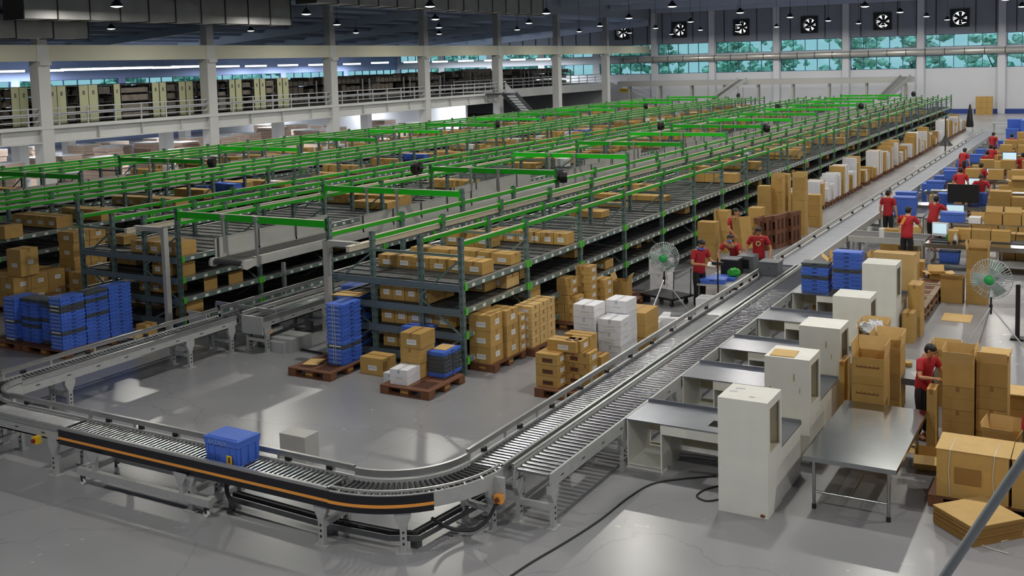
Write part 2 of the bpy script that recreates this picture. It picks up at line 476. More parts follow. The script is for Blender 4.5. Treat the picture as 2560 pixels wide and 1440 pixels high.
b = MB(); b.box(XC-.32, -20, 6.39, XC-.03, YW, 7.14); solid('trim_4', b, 'cream_beam', kind='structure')
# mezzanine slab, edge beam with stiffeners
solid('floor_mezzanine', MB().box(XW, -20, 3.24, XC-.2, 73.0, 3.4).box(XW, 73.0, 3.24, -47.5, YW, 3.4), 'slab', kind='structure')
b = MB(); b.box(XC-.36, -20, 2.62, XC-.02, 72.6, 2.68); b.box(XC-.3, -20, 2.68, XC-.22, 72.6, 3.26); b.box(XC-.36, -20, 3.26, XC+.02, 72.6, 3.42)
for k in range(34):
    y = -10+2.6*k
    if y < 72: b.box(XC-.3, y, 2.68, XC-.06, y+.03, 3.26)
b.box(-47.6, 72.6, 2.62, -47.4, YW, 3.42)
solid('trim_5', b, 'mezz_beam', kind='structure')
b = MB(); b.box(-75, 72.5, 0, -46, 72.8, 2.6); solid('wall_partition', b, 'wall', kind='structure')
# handrail along the mezzanine edge
rl = thing('handrail', 'long grey metal handrail along the mezzanine edge', 'handrail', (XC-.1, 20, 3.42))
b = MB()
for z in (.8, .55, .22): b.box(-.025, -20, z-.025, .025, 52.4, z+.025)
solid('rail', b, 'handrail', rl)
solid('cable_trunking', MB().box(-.12, -20, .44, -.03, 52, .58), 'handrail', rl)
pm = MB().box(-.03, -.03, 0, .03, .03, .84).mesh('post', M and ['handrail'])
for k in range(36): put('post', pm, rl, (0, -4+1.6*k, 0))
rl = thing('handrail', 'grey handrail at the far end of the mezzanine by the stairs', 'handrail', (-47.5, 73, 3.42))
b = MB()
for z in (.9, .6, .3): b.box(-.03, 0, z-.03, .03, 30, z+.03)
solid('rail', b, 'handrail', rl)
for k in range(16): put('post', pm, rl, (0, .2+1.95*k, 0))
# ---- stairs
st = thing('staircase', 'dark steel staircase coming down from the mezzanine end', 'stairs', (-41.2, 71.4, 0))
b = MB(); n = 14
for s in (-.6, .6): b.beam((s, 0, 3.35), (s, 5.6, 0.05), .08, .3)
solid('stringer', b, 'stairs', st)
tm = MB().box(-.58, 0, 0, .58, .3, .04).mesh('tread', ['stairs'])
for k in range(n): put('tread', tm, st, (0, .3+5.2*k/n, 3.2-3.2*k/n))
solid('landing', MB().box(-1.6, -1.2, 3.3, .7, .15, 3.4), 'stairs', st)
solid('stair_side', MB().hexa([(-.75, .6, 2.9), (-.66, .6, 2.9), (-.66, 6, .2), (-.75, 6, .2), (-.75, .6, 4.2), (-.66, .6, 4.2), (-.66, 6, 1.2), (-.75, 6, 1.2)]), 'handrail', st)
# ---- high bay lamps (with the real lights)
def lamp_meshes():
    sh = MB().lathe([(.06, .26), (.09, .2), (.17, .12), (.245, .02), (.25, 0), (.235, .0), (.16, .1), (.08, .17), (.05, .2)], 16).mesh('shade', ['lamp_metal'], True)
    bu = MB().lathe([(.0, -.045), (.1, -.035), (.19, -.01), (.225, .012), (.19, .02), (.0, .03)], 14).mesh('lens', ['lampglow'], True)
    ro = MB().cyl((0, 0, .25), (0, 0, 3.0), .012, 6).mesh('rod', ['lamp_metal'])
    return sh, bu, ro
sh, bu, ro = lamp_meshes()
cols = ['mezzanine edge', 'far belt aisle', 'third rack', 'rack left of belt', 'right-hand rack', 'long conveyor and desks', 'packing tables', 'right side of the hall']
for j in range(-2, 8):
    for i in range(0, 8):
        x = -38.25+6.7*i; y = 26.3+10.35*j
        if y < 20 and (x < -15): continue
        t = thing('high_bay_lamp', 'dark-shaded pendant lamp, %s from the far wall, above the %s' % (nth(7-j), cols[i]), 'lamp', (x, y, 8.16), 0, 'pendant lamps over the hall')
        put('shade', sh, t); put('lens', bu, t); put('rod', ro, t)
        l = bpy.data.lights.get('bay') or bpy.data.lights.new('bay', 'AREA')
        l.shape = 'DISK'; l.size = .3; l.energy = 285; l.color = (1.0, .965, .88)
        lo = bpy.data.objects.new('lamp_light', l); COL.objects.link(lo); lo.parent = t; lo.location = (0, 0, -.06)
for q_, (u, v) in enumerate(((278, 72), (627, 77), (890, 82), (1098, 85))):
    p = W(u, v, 8.16)
    t = thing('high_bay_lamp', 'small pendant lamp, %s from left of four above the mezzanine' % nth(q_), 'lamp', p, 0, 'pendant lamps over the mezzanine')
    put('shade', sh, t); put('lens', bu, t); put('rod', MB().cyl((0, 0, .25), (0, 0, .9), .012, 6).mesh('rod', ['lamp_metal']), t)
# fluorescent strips above the mezzanine
tb = MB().box(-.2, -1.3, -.04, .2, 1.3, .12).mesh('tube', ['tubeglow']); hb = MB().box(-.24, -1.4, .12, .24, 1.4, .17).mesh('housing', ['handrail'])
hr = MB().cyl((0, 0, .14), (0, 0, 1.2), .01, 5).mesh('rod', ['handrail'])
for q_, (u, v) in enumerate(((20, 180), (120, 178), (193, 175), (270, 173), (345, 171), (415, 170), (465, 168), (570, 167), (640, 166), (720, 164), (795, 163), (880, 161), (950, 158), (1030, 156), (1100, 155), (1165, 153), (1230, 152), (1295, 150), (1358, 149))):
    p = W(u, v, 6.12)
    if p.x < XW+1: p = EYE+(p-EYE)*((XW+2-EYE.x)/(p.x-EYE.x))
    if p.y > YW-3: p = EYE+(p-EYE)*((YW-4)/p.y)
    rz = (9.9-(XC-p.x)/(XC-XW)*2.3 if p.x < XC else 11.2)-p.z; hr = MB().cyl((0, 0, .14), (0, 0, rz+.01), .01, 5).mesh('rod', ['handrail'])
    t = thing('strip_light', 'glowing white strip light, %s from left in the row above the mezzanine' % nth(q_), 'light', p, 0, 'strip lights over the mezzanine')
    put('tube', tb, t); put('housing', hb, t); put('rod', hr, t)
    l = bpy.data.lights.get('strip') or bpy.data.lights.new('strip', 'AREA')
    l.shape = 'RECTANGLE'; l.size = .4; l.size_y = 2.6; l.energy = 650; l.color = (.9, .95, 1)
    lo = bpy.data.objects.new('strip_glow', l); COL.objects.link(lo); lo.parent = t; lo.location = (0, 0, -.06)
# under the mezzanine: unseen fill lights, added to brighten the dim stacks
for k in range(5):
    for x in (-47, -56, -67):
        l = bpy.data.lights.get('under') or bpy.data.lights.new('under', 'AREA')
        t = thing('fill_light', 'white batten light under the mezzanine floor', 'light', (x, 30+10.3*k, 3.12), 0, 'added fill lights under the mezzanine')
        put('tube', MB().box(-.1, -.7, 0, .1, .7, .06).mesh('tube', ['tubeglow']), t); put('housing', MB().box(-.13, -.75, .06, .13, .75, .11).mesh('housing', ['handrail']), t)
        l.shape = 'RECTANGLE'; l.size = .25; l.size_y = 1.4; l.energy = 420; l.color = (.92, .96, 1)
        lo = bpy.data.objects.new('fill_glow', l); COL.objects.link(lo); lo.parent = t; lo.location = (0, 0, -.03)
# ---- exhaust fans in the far wall
fw = ['leftmost, half behind the sixth column', 'second from the left', 'third from the left', 'fourth from the left', 'fifth from the left', 'rightmost']
for (fx, fz), wd in zip(fans, fw):
    t = thing('exhaust_fan', 'square black exhaust fan high in the far wall, '+wd, 'fan', (fx, YW, fz))
    b = MB(); n = 24
    for k in range(n):      # square plate with a round hole, built as wedges
        a0, a1 = 2*PI*k/n, 2*PI*(k+1)/n
        def sq(a):
            c, s_ = cos(a), sin(a); q = .82/max(abs(c), abs(s_)); return (q*c, q*s_)
        p0, p1 = (.62*cos(a0), .62*sin(a0)), (.62*cos(a1), .62*sin(a1)); q0, q1 = sq(a0), sq(a1)
        b.quad((p0[0], -.12, p0[1]), (q0[0], -.12, q0[1]), (q1[0], -.12, q1[1]), (p1[0], -.12, p1[1]))
        b.quad((p0[0], -.12, p0[1]), (p1[0], -.12, p1[1]), (p1[0], .55, p1[1]), (p0[0], .55, p0[1]))
        b.quad((q0[0], -.12, q0[1]), (q0[0], .02, q0[1]), (q1[0], .02, q1[1]), (q1[0], -.12, q1[1]))
    solid('housing', b, 'black', t)
    b = MB().lathe([(.001, 0), (.14, 0), (.14, .22), (.001, .22)], 12, c=(0, .1, 0), axis='y'); b.beam((-.62, .2, 0), (.62, .2, 0), .05, .05); b.beam((0, .2, -.62), (0, .2, .62), .05, .05)
    solid('motor', b, 'lamp_metal', t)
    bm_ = MB().hexa([(-.06, 0, .12), (.1, .1, .12), (.1, .11, .12), (-.06, .01, .12), (-.17, 0, .58), (.15, .16, .58), (.15, .17, .58), (-.17, .01, .58)]).mesh('blade', ['black'])
    for k in range(6):
        o = put('blade', bm_, t, (0, .3, 0)); o.rotation_euler = (0, k*PI/3, 0)
# ---- wall duct between the window rows
t = thing('wall_duct', 'long silver air duct on the far wall between two window rows', 'duct', (0, YW-.5, 0))
solid('duct_body', MB().tube([(-46, 0, 5.7), (14, 0, 5.7)], .29, 14), 'duct_wall', t, smooth=True)
b = MB()
for k in range(36): b.lathe([(.295, -.03), (.31, -.03), (.31, .03), (.295, .03)], 14, c=(-45.5+1.68*k, 0, 5.7), axis='x')
solid('flange', b, 'seam', t, kind='stuff')
# ---- square ducts under the hall roof
def duct(x, u0, u1, vb0, vb1, hgt, wid, lab):
    d = ray(u1, vb1); p = EYE+d*((x-EYE.x)/d.x); d = ray(u0, vb0); q = EYE+d*((x-EYE.x)/d.x)
    y1, y0, z = p.y, q.y, p.z
    t = thing('air_duct', lab, 'duct', (x, y0, z)); L = y1-y0
    solid('duct_body', MB().box(-wid, 0, 0, 0, L, hgt), 'duct', t)
    b = MB(); n = max(2, int(L/1.3))
    for k in range(n+1):
        yy = L*k/n; b.box(-wid-.03, yy-.02, -.03, .03, yy+.02, hgt+.03)
    solid('flange', b, 'seam', t, kind='stuff')
    b = MB()
    for k in range(0, n+1, 3):
        for xx in (-wid, 0): b.cyl((xx, L*k/n, hgt), (xx, L*k/n, min(11.2, 11.2)-z), .012, 5)
    solid('hanger', b, 'seam', t, kind='stuff')
duct(-33.5, 60, 728, 49, 63, 1.25, 1.1, 'big square metal duct under the roof at upper left')
duct(-36.8, -60, 222, 88, 96, .9, .9, 'lower metal duct hanging behind the first column at far left')
duct(-27.5, 790, 1358, 10, 37, 1.1, 1.0, 'square metal duct under the roof at top centre')
# ---- conveyor along the far wall with two inclined belts
t = thing('wall_conveyor', 'long grey conveyor raised on posts along the far wall', 'conveyor', (-45, 101, 0))
solid('trough', MB().box(0, -.45, 3.0, 29.15, .45, 3.5), 'guard', t); solid('belt', MB().box(.1, -.35, 3.5, 29, .35, 3.52), 'belt_grey', t)
pm2 = MB().box(-.08, -.35, 0, .08, -.22, 3.0).box(-.08, .22, 0, .08, .35, 3.0).box(-.05, -.3, 2.7, .05, .3, 2.8).mesh('leg', ['guard'])
for k in range(9): put('leg', pm2, t, (1.2+3.4*k, 0, 0))
for xa, xb, wd in ((-33.9, -31.5, 'left one, behind the rack end'), (-18.1, -16.4, 'right one, behind the green beams')):
    t = thing('inclined_belt', 'black inclined belt climbing to the wall conveyor, '+wd, 'conveyor', (xa, 98.2, 1.5))
    dx = xb-xa
    solid('belt', MB().hexa([(-.35, 0, 0), (.35, 0, 0), (dx+.35, 2.0, 2.0), (dx-.35, 2.0, 2.0), (-.35, 0, .05), (.35, 0, .05), (dx+.35, 2.0, 2.05), (dx-.35, 2.0, 2.05)]), 'belt', t)
    for s in (-.42, .42): solid('side_guard', MB().beam((s, 0, .1), (dx+s, 2.0, 2.1), .08, .34), 'alu', t)
    solid('support', MB().box(dx-.3, 1.2, -1.5, dx-.2, 1.3, 1.3).box(dx+.2, 1.2, -1.5, dx+.3, 1.3, 1.3), 'guard', t)
# yellow banner and dark panels below the wall conveyor
p = WY(1562, 226, 103)
t = thing('hanging_sign', 'small yellow hanging sign with dark lettering near the far wall', 'sign', p)
solid('board', MB().box(-.55, -.03, -.2, .55, .03, .2), 'sign_yellow', t)
b = MB()
for k in range(7): b.box(-.42+.12*k, -.035, -.06+.04*(k % 2), -.34+.12*k, -.03, .09)
solid('lettering', b, 'print_black', t)
solid('hanger', MB().cyl((-.4, 0, .2), (-.4, 0, 1.2), .01, 5).cyl((.4, 0, .2), (.4, 0, 1.2), .01, 5), 'black', t)
# ---- sun on the trees behind the hall
sl = bpy.data.lights.new('sun', 'SUN'); sl.energy = 3.2; sl.angle = R_(2); so = bpy.data.objects.new('sun', sl); COL.objects.link(so); so.rotation_euler = (R_(30), 0, 0)
# ---- trees outside the windows
def tree(x, y, h, s):
    t = thing('tree', 'green tree seen through the tall hall windows', 'tree', (x, y, 0), 0, 'trees outside the windows')
    random.seed(s)
    solid('trunk', MB().cyl((0, 0, -.3), (.2, 0, h*.5), .22, 8, r2=.14).cyl((.2, 0, h*.45), (1.0, .3, h*.75), .1, 6, r2=.05).cyl((.2, 0, h*.4), (-.9, -.2, h*.75), .1, 6, r2=.05), 'trunk', t)
    b = MB()
    for k in range(54):
        a = random.uniform(0, 2*PI); r = random.uniform(.2, 3.4); rr = random.uniform(.3, .8)
        b.ell((r*cos(a), r*sin(a)*.6, h*random.uniform(.42, .98)), rr, rr*.8, rr*.6, 7, 5)
    b.v = [(vx+random.uniform(-.16, .16), vy+random.uniform(-.16, .16), vz+random.uniform(-.16, .16)) for vx, vy, vz in b.v]
    solid('crown', b, 'tree', t)
for k in range(16): tree(-74+7.0*k+random.uniform(-.3, .3), 114+5*(k % 2), random.uniform(7, 8.4), 100+k)
for k in range(6): tree(-86-random.uniform(0, 3), 40+10.5*k, random.uniform(5.5, 7), 200+k)
solid('ground_outside', MB().box(-110, YW+.35, -.35, 60, 150, -.1).box(-110, -20, -.35, XW-.4, YW+.35, -.1), 'tree', kind='structure')
random.seed(11)
# ================================================================ mezzanine goods
def shelving(y0, y1, side, lab):
    t = thing('shelving_unit', lab, 'shelving', (XC-1.0, y0, 3.4)); wd = y1-y0
    if side:
        solid('end_panel', MB().box(-.04, .01, .02, 0, wd-.01, 1.82), 'shelf_cream', t)
        solid('label_card', MB().box(0, wd*.38, 1.35, .01, wd*.62, 1.55), 'goods', t)
    um = cached('sup', lambda: MB().box(0, 0, 0, .05, .03, 1.8).mesh('upright', ['shelf_dark']))
    for yy in (.02, wd-.05):
        for xx in (-5, -3.4, -1.7, -.1): put('upright', um, t, (xx, yy, 0))
    for k in range(5): solid('shelf', MB().box(-5, .03, .08+.42*k, -.05, wd-.03, .11+.42*k), 'shelf_dark' if not side else 'shelf_cream', t)
    b = MB()
    for k in range(4):
        for q in range(9):
            if random.random() < .75: b.box(-4.9+.54*q, .06, .11+.42*k, -4.5+.54*q, wd-.06, .11+.42*k+random.uniform(.15, .36))
    solid('stored_goods', b, 'goods', t, kind='stuff')
spans = [(-28, 6, 0), (30, 50, 1), (51, 72, 1), (122, 144, 1), (145, 167, 1), (169, 198, 0), (200, 223, 1), (224, 247, 1), (249, 286, 0), (287, 303, 1), (305, 380, 0), (383, 400, 1), (402, 418, 1), (420, 448, 0), (450, 466, 1), (468, 485, 1), (548, 574, 0), (576, 590, 1), (592, 607, 1), (609, 636, 0), (638, 651, 1), (653, 666, 1), (668, 694, 0), (696, 708, 1), (710, 724, 1)]
def ypx(u, v, x): d = ray(u, v); return (d*((x-EYE.x)/d.x)).y
ci = 0; oi = 0
for a, c, s_ in spans:
    y0, y1 = ypx(a, 270, XC-1.0), ypx(c, 270, XC-1.0)
    if s_: lab = '%s cream end-panelled shelving unit from the left on the mezzanine' % nth(ci); ci += 1
    else: lab = '%s dark open shelving unit from the left on the mezzanine' % nth(oi); oi += 1
    shelving(y0, y1, s_, lab)
for k in range(10):   # lower goods racks on the far part of the mezzanine
    y = 50.5+5.0*k; x = -46.5-(3.5 if y > 67 else 0)
    t = thing('storage_rack', '%s low rack of mixed goods from the left behind the far mezzanine handrail' % nth(k), 'rack', (x, y, 3.4))
    b = MB()
    um = cached('rup', lambda: MB().box(-.04, -.04, 0, .04, .04, 1.5).mesh('upright', ['handrail']))
    for xx in (0, -6):
        for yy in (0, 4.2): put('upright', um, t, (xx, yy, 0))
    for q in range(3): solid('shelf', MB().box(-6, 0, .1+.55*q, 0, 4.2, .14+.55*q), 'shelf_dark', t)
    b = MB()
    for q in range(3):
        for a in range(8):
            for c in range(4):
                if random.random() < .8:
                    b.box(-5.9+1.5*c, .05+.52*a, .14+.55*q, -4.7+1.5*c, .5+.52*a, .14+.55*q+random.uniform(.2, .5))
    solid('stored_goods', b, 'goods', t, kind='stuff')
p = WY(1128, 178, 74)
solid('partition_panel', MB().box(-50.5, 79, 3.4, -50.3, 84, 5.3), 'goods', label='brown slatted panel standing on the mezzanine by the far windows', cat='panel')
# stacks of boards under the mezzanine
def boards(x, y, w_, d_, h, k):
    t = thing('board_stack', 'film-topped brown board stack under the mezzanine, %s row back, %s from left' % (nth(k[0]), nth(k[1])), 'board stack', (x, y, 0))
    solid('pallet_base', MB().box(-w_/2, -d_/2, 0, w_/2, d_/2, .14), 'pallet', t)
    b = MB(); n = int(h/.2)
    for q in range(n):
        e_ = random.uniform(-.04, .04); b.box(-w_/2+e_, -d_/2+e_, .14+q*.2, w_/2+e_, d_/2+e_, .33+q*.2)
    solid('boards', b, 'board_brown', t)
    solid('film_cover', MB().box(-w_/2-.02, -d_/2-.02, .14+n*.2, w_/2+.02, d_/2+.02, .17+n*.2), 'film', t)
for i in range(5):
    for j in range(15):
        if random.random() < .12: continue
        y = 27.5+3.0*j+random.uniform(-.4, .4); x = -45.6-3.3*i+random.uniform(-.4, .4)
        if abs(x+52.5) < 1.3 or abs(x+62) < 1.3:
            if abs(((y-26.3+5.2) % 10.35)-5.2) < 1.3: continue
        boards(x, y, random.uniform(1.1, 1.6), random.uniform(1.1, 1.6), random.choice((.6, .8, 1.0, 1.2, 1.4)), (i, j))
# ================================================================ flow racks
BAY = 2.45; Y0 = 15.95; NB = 27
LEV = [1.68, 1.22, .77, .30]
def post_mesh(h):
    def f():
        b = MB(); b.box(-.045, -.04, 0, .045, -.03, h).box(-.045, -.03, 0, -.035, .04, h).box(.035, -.03, 0, .045, .04, h)
        b.box(-.035, .02, 0, .035, .024, h, 1)
        k = int(h/.15)
        for q in range(k): b.box(.0455, -.012, .1+.15*q, .0465, .016, .16+.15*q, 1).box(-.014, -.0415, .1+.15*q, .014, -.0405, .16+.15*q, 1)
        b.box(-.07, -.07, 0, .07, .07, .012)
        return b.mesh('post', ['post', 'post_dark'])
    return cached(('post', h), f)
def rail_mesh():
    def f():
        b = MB(); b.box(-.02, .06, -.045, .02, BAY-.06, .03).box(-.022, .06, .03, .022, BAY-.06, .044, 1).box(-.05, .04, -.09, .03, .075, .1).box(-.05, BAY-.075, -.09, .03, BAY-.04, .1)
        return b.mesh('top_rail', ['green', 'beige'])
    return cached('rail', f)
def pick_mesh(sgn):
    def f():
        b = MB(); b.box(-.03, .05, -.1, .03, BAY-.05, -.01).box(-.034, .05, -.01, .034, BAY-.05, .012, 1)
        x = .031*sgn
        for q in range(6):
            yy = .3+.36*q; b.box(min(x, x+.004*sgn), yy, -.085, max(x, x+.004*sgn), yy+.1, -.025, 2)
        for yy in (.0, BAY-.1):
            b.rbox(.04*sgn, yy+.05, -.11, .06, .075, .14, 0, 3)
        return b.mesh('pick_beam', ['beam_teal', 'alu', 'paper_label', 'knuckle'])
    return cached(('pick', sgn), f)
def deck_mesh(wd):
    def f():
        b = MB(); b.box(0, .06, -.05, wd, BAY-.06, -.012)
        n = 6
        for q in range(n+1):
            yy = .07+(BAY-.17)*q/n; b.box(0, yy, -.05, wd, yy+.025, .008, 1)
        for q in range(4):
            xx = wd*q/3; b.box(max(0, xx-.02), .06, -.1, min(wd, xx+.02), BAY-.06, -.05, 2)
        return b.mesh('roller_deck', ['deck', 'steel_dark', 'beam'])
    return cached(('deck', round(wd, 2)), f)
RACKS = {}
def rack(key, xs, label, aisle, skipfar=0):
    """xs: four post lines; aisle: index of the line at the belt aisle; pick side is the opposite one"""
    nb = NB-skipfar
    x0, x1 = min(xs), max(xs)
    t = thing('flow_rack', label, 'rack', (x0, Y0, 0))
    px_ = xs[3-aisle]; ax_ = xs[aisle]; sg = 1 if px_ > ax_ else -1
    cnt = {}; late = {}
    def part(name, me, loc, order):
        late.setdefault(name, []).append((order, me, loc))
    for k in range(nb+1):
        for i, x in enumerate(xs):
            h = 2.78 if (i == aisle and k % 2 == 0) else 2.56
            part('post', post_mesh(h), (x-x0, BAY*k, 0), k)
    for k in range(nb):
        for i, x in enumerate(xs): part('top_rail', rail_mesh(), (x-x0, BAY*k, 2.44), k)
        for z in LEV:
            part('pick_beam', pick_mesh(sg), (px_-x0, BAY*k, z), k)
            part('aisle_beam', pick_mesh(-sg), (ax_-x0, BAY*k, z), k)
            part('roller_deck', deck_mesh(x1-x0-.08), (.04, BAY*k, z), k)
    # braces and cross beams, one part per frame
    def brace():
        b = MB()
        prs = [(xs[0]-x0, xs[1]-x0), (xs[2]-x0, xs[3]-x0)]
        for a, c in prs:
            b.beam((a, 0, 2.22), (c, 0, 2.22), .03, .05); b.beam((a, 0, .12), (c, 0, .12), .03, .05)
            b.beam((c, 0, 2.15), (a, 0, 1.42), .025, .035); b.beam((a, 0, 1.38), (c, 0, .72), .025, .035); b.beam((c, 0, .68), (a, 0, .16), .025, .035)
        b.beam((xs[1]-x0, 0, 2.22), (xs[2]-x0, 0, 2.22), .03, .05)
        return b.mesh('brace', ['beam_teal'])
    def cross():
        b = MB()
        for z in LEV:
            b.box(0.02, -.075, z-.12, x1-x0-.02, -.042, z+.005).box(0.02, -.09, z-.12, x1-x0-.02, -.075, z-.095).box(0.02, -.09, z-.015, x1-x0-.02, -.075, z+.01)
        return b.mesh('cross_beam', ['beam'])
    bme = cached(('brace', key), brace); cme = cached(('cross', key), cross)
    for k in range(nb+1): part('brace', bme, (0, BAY*k-.045, 0), k); part('cross_beam', cme, (0, BAY*k, 0), k)
    for name, lst in late.items():
        lst.sort(key=lambda q: q[0])
        for o, me, loc in lst[:100]: put(name, me, t, loc)
        rest = lst[100:]
        if rest:
            b = MB(); mats = None
            for o, me, loc in rest:
                i = len(b.v); b.v += [(v.co.x+loc[0], v.co.y+loc[1], v.co.z+loc[2]) for v in me.vertices]
                for p in me.polygons: b.f.append(tuple(i+q for q in p.vertices)); b.m.append(p.material_index)
                mats = [m.name for m in me.materials]
            solid(name, b, mats, t, kind='stuff')
    RACKS[key] = (x0, x1, nb)
    return t
rack('A', [-13.40, -12.34, -11.22, -10.32], 'long green-railed carton flow rack nearest the conveyors, right of the hanging belt', 0)
rack('B', [-20.80, -19.72, -18.68, -17.62], 'long green-railed carton flow rack just left of the hanging belt conveyor', 3)
rack('C', [-27.05, -26.15, -25.15, -24.08], 'long green-railed carton flow rack, third from the right', 0)
rack('D', [-34.40, -33.35, -32.28, -31.22], 'long green-railed carton flow rack farthest left, beside the mezzanine columns', 3)
# cross beams spanning the belt aisles
def aisle(xa, xb, n, nm):
    L = xb-xa
    me = MB().box(.05, -.03, -.14, L-.05, .03, 0).box(.02, -.04, -.2, .08, .04, .04).box(L-.08, -.04, -.2, L-.02, .04, .04).box(.05, -.034, -.004, L-.05, .034, .004, 1).mesh('cross_beam', ['green_bright', 'cream'])
    for k in range(n):
        put('aisle_beam', me, None, (xa, Y0+2*BAY*k, 2.71), 0, '%s bright green beam from the front spanning the %s aisle between racks' % (nth(k), nm), 'beam', 'green beams over the %s aisle' % nm)
aisle(-17.62, -13.40, 14, 'near belt'); aisle(-31.22, -27.05, 14, 'far belt')
# hanging belt conveyors
def belt(xl, xr, y0, y1, lab, shift):
    t = thing('belt_conveyor', lab, 'conveyor', (xl, y0, 1.72)); L = y1-y0; w_ = xr-xl
    solid('belt', MB().box(.06, .05, .08, w_-.06, L, .115).tube([(.05, .05, .06), (w_-.05, .05, .06)], .058, 12), 'belt', t)
    for nm, x in (('left', 0), ('right', w_)):
        b = MB(); b.plate([(-.06, .06), (-.02, .13), (.3, .13), (.3, .17), (L, .17), (L, -.02), (.25, -.02), (.05, -.06), (-.06, -.02)], 'x', x-.03, x+.03)
        solid('side_frame', b, 'guard', t)
    solid('underside', MB().box(.02, .3, -.02, w_-.02, L, .02), 'steel_dark', t)
    k = 0; y = .1
    while y < L-1:       # tall side guards alternate left and right
        l = min([3.6, 5.2, 4.6][k % 3], L-y)
        x = 0 if (k+shift) % 2 == 0 else w_
        b = MB().box(x-.012, y, .12, x+.012, y+l, .53).box(x-.02, y, .51, x+.02, y+l, .53)
        for q in range(int(l/1.25)+1): b.box(x+.012, y+.05+1.2*q, .12, x+.03, y+.1+1.2*q, .53, 1)
        solid('side_guard', b, ['guard', 'steel_dark'], t); y += l+.12; k += 1
    rm = MB().box(-.025, -.025, -.05, .025, .025, 1.0).box(-.04, -.04, .9, .04, .04, 1.0).mesh('hanger', ['alu'])
    for k in range(14):
        yy = Y0+2*BAY*k-y0
        for x in (0.0, w_+.03): put('hanger', rm, t, (x, yy-.07, 0))
    return t
belt(-16.19, -15.29, 15.52, 83, 'grey belt conveyor hung under green beams, the nearest aisle', 0)
belt(-29.6, -28.7, 15.6, 83, 'grey belt conveyor hung under green beams in the far left aisle', 1)
# industrial fans fixed on the aisle posts
def wall_fan(x, y, z, rot, lab):
    t = thing('post_fan', lab, 'fan', (x, y, z), rot, None)
    b = MB().lathe([(.19, -.1), (.2, 0), (.19, .1)], 20, axis='y')
    for k in range(12): a = PI*k/12; b.beam((.19*cos(a), -.1, .19*sin(a)), (-.19*cos(a), -.1, -.19*sin(a)), .007, .007)
    for r in (.08, .15): b.tube([(r*cos(2*PI*k/16), -.1, r*sin(2*PI*k/16)) for k in range(16)], .005, 4, closed=True)
    solid('cage', b, 'black', t)
    solid('motor', MB().lathe([(.001, -.08), (.07, -.06), (.08, .16), (.001, .18)], 12, axis='y'), 'black', t)
    solid('bracket', MB().box(-.03, -.02, -.5, .03, .02, -.22).box(-.02, .0, -.24, .02, .03, .0), 'alu', t)
fl = [(1408, 440, -13.36, 25.8), (1660, 470/1.0, 0, 0)]
for lab, u, v, x in (('first', 1408, 440, -13.2), ('second', 1917, 320, -13.2), ('third', 2153, 265, -13.2), ('fourth', 2284, 235, -13.2)):
    d = ray(u, v); p = EYE+d*((x-EYE.x)/d.x)
    wall_fan(p.x, p.y, p.z, PI/2+.5, '%s black caged fan from the front on the right rack aisle posts' % lab)
for lab, u, v, x in (('first', 1042, 420, -17.8), ('second', 1652, 315, -17.8), ('third', 1944, 267, -17.8)):
    d = ray(u, v); p = EYE+d*((x-EYE.x)/d.x)
    wall_fan(p.x, p.y, p.z, -PI/2, '%s black caged fan from the front, left of the near belt aisle' % lab)
for lab, u, v, x in (('first', 530, 405, -27.0), ('second', 1244, 310, -27.0), ('third', 1615, 265, -27.0), ('fourth', 1846, 239, -27.0)):
    d = ray(u, v); p = EYE+d*((x-EYE.x)/d.x)
    wall_fan(p.x, p.y, p.z, PI/2+.5, '%s black caged fan from the front in the far belt aisle' % lab)
# beige cable rails on white portal posts
for xa, xb, wd in ((-17.65, -18.5, 'left of the hanging belt'), (-13.18, -12.42, 'right of the hanging belt')):
    t = thing('portal_rail', 'white portal post carrying a long beige rail, '+wd, 'rail', (xa, 15.6, 0)); dx = xb-xa; s = 1 if dx > 0 else -1
    b = MB(); b.box(-.05, -.06, 0, .05, .06, 2.4).box(-.1, -.1, 0, .1, .1, .015)
    b.plate([(.05*s, 2.1), (.1*s, 2.25), (.22*s, 2.3), (.05*s, 2.3)], 'y', -.04, .04)
    solid('portal_post', b, 'guard', t)
    solid('portal_arm', MB().box(min(0, dx)-.03, -.055, 2.3, max(0, dx)+.03, .055, 2.4), 'guard', t)
    solid('long_rail', MB().box(dx-.04, -.3, 2.26, dx+.04, 67, 2.36).box(dx-.06, -.3, 2.355, dx+.06, 67, 2.37), 'beige', t)
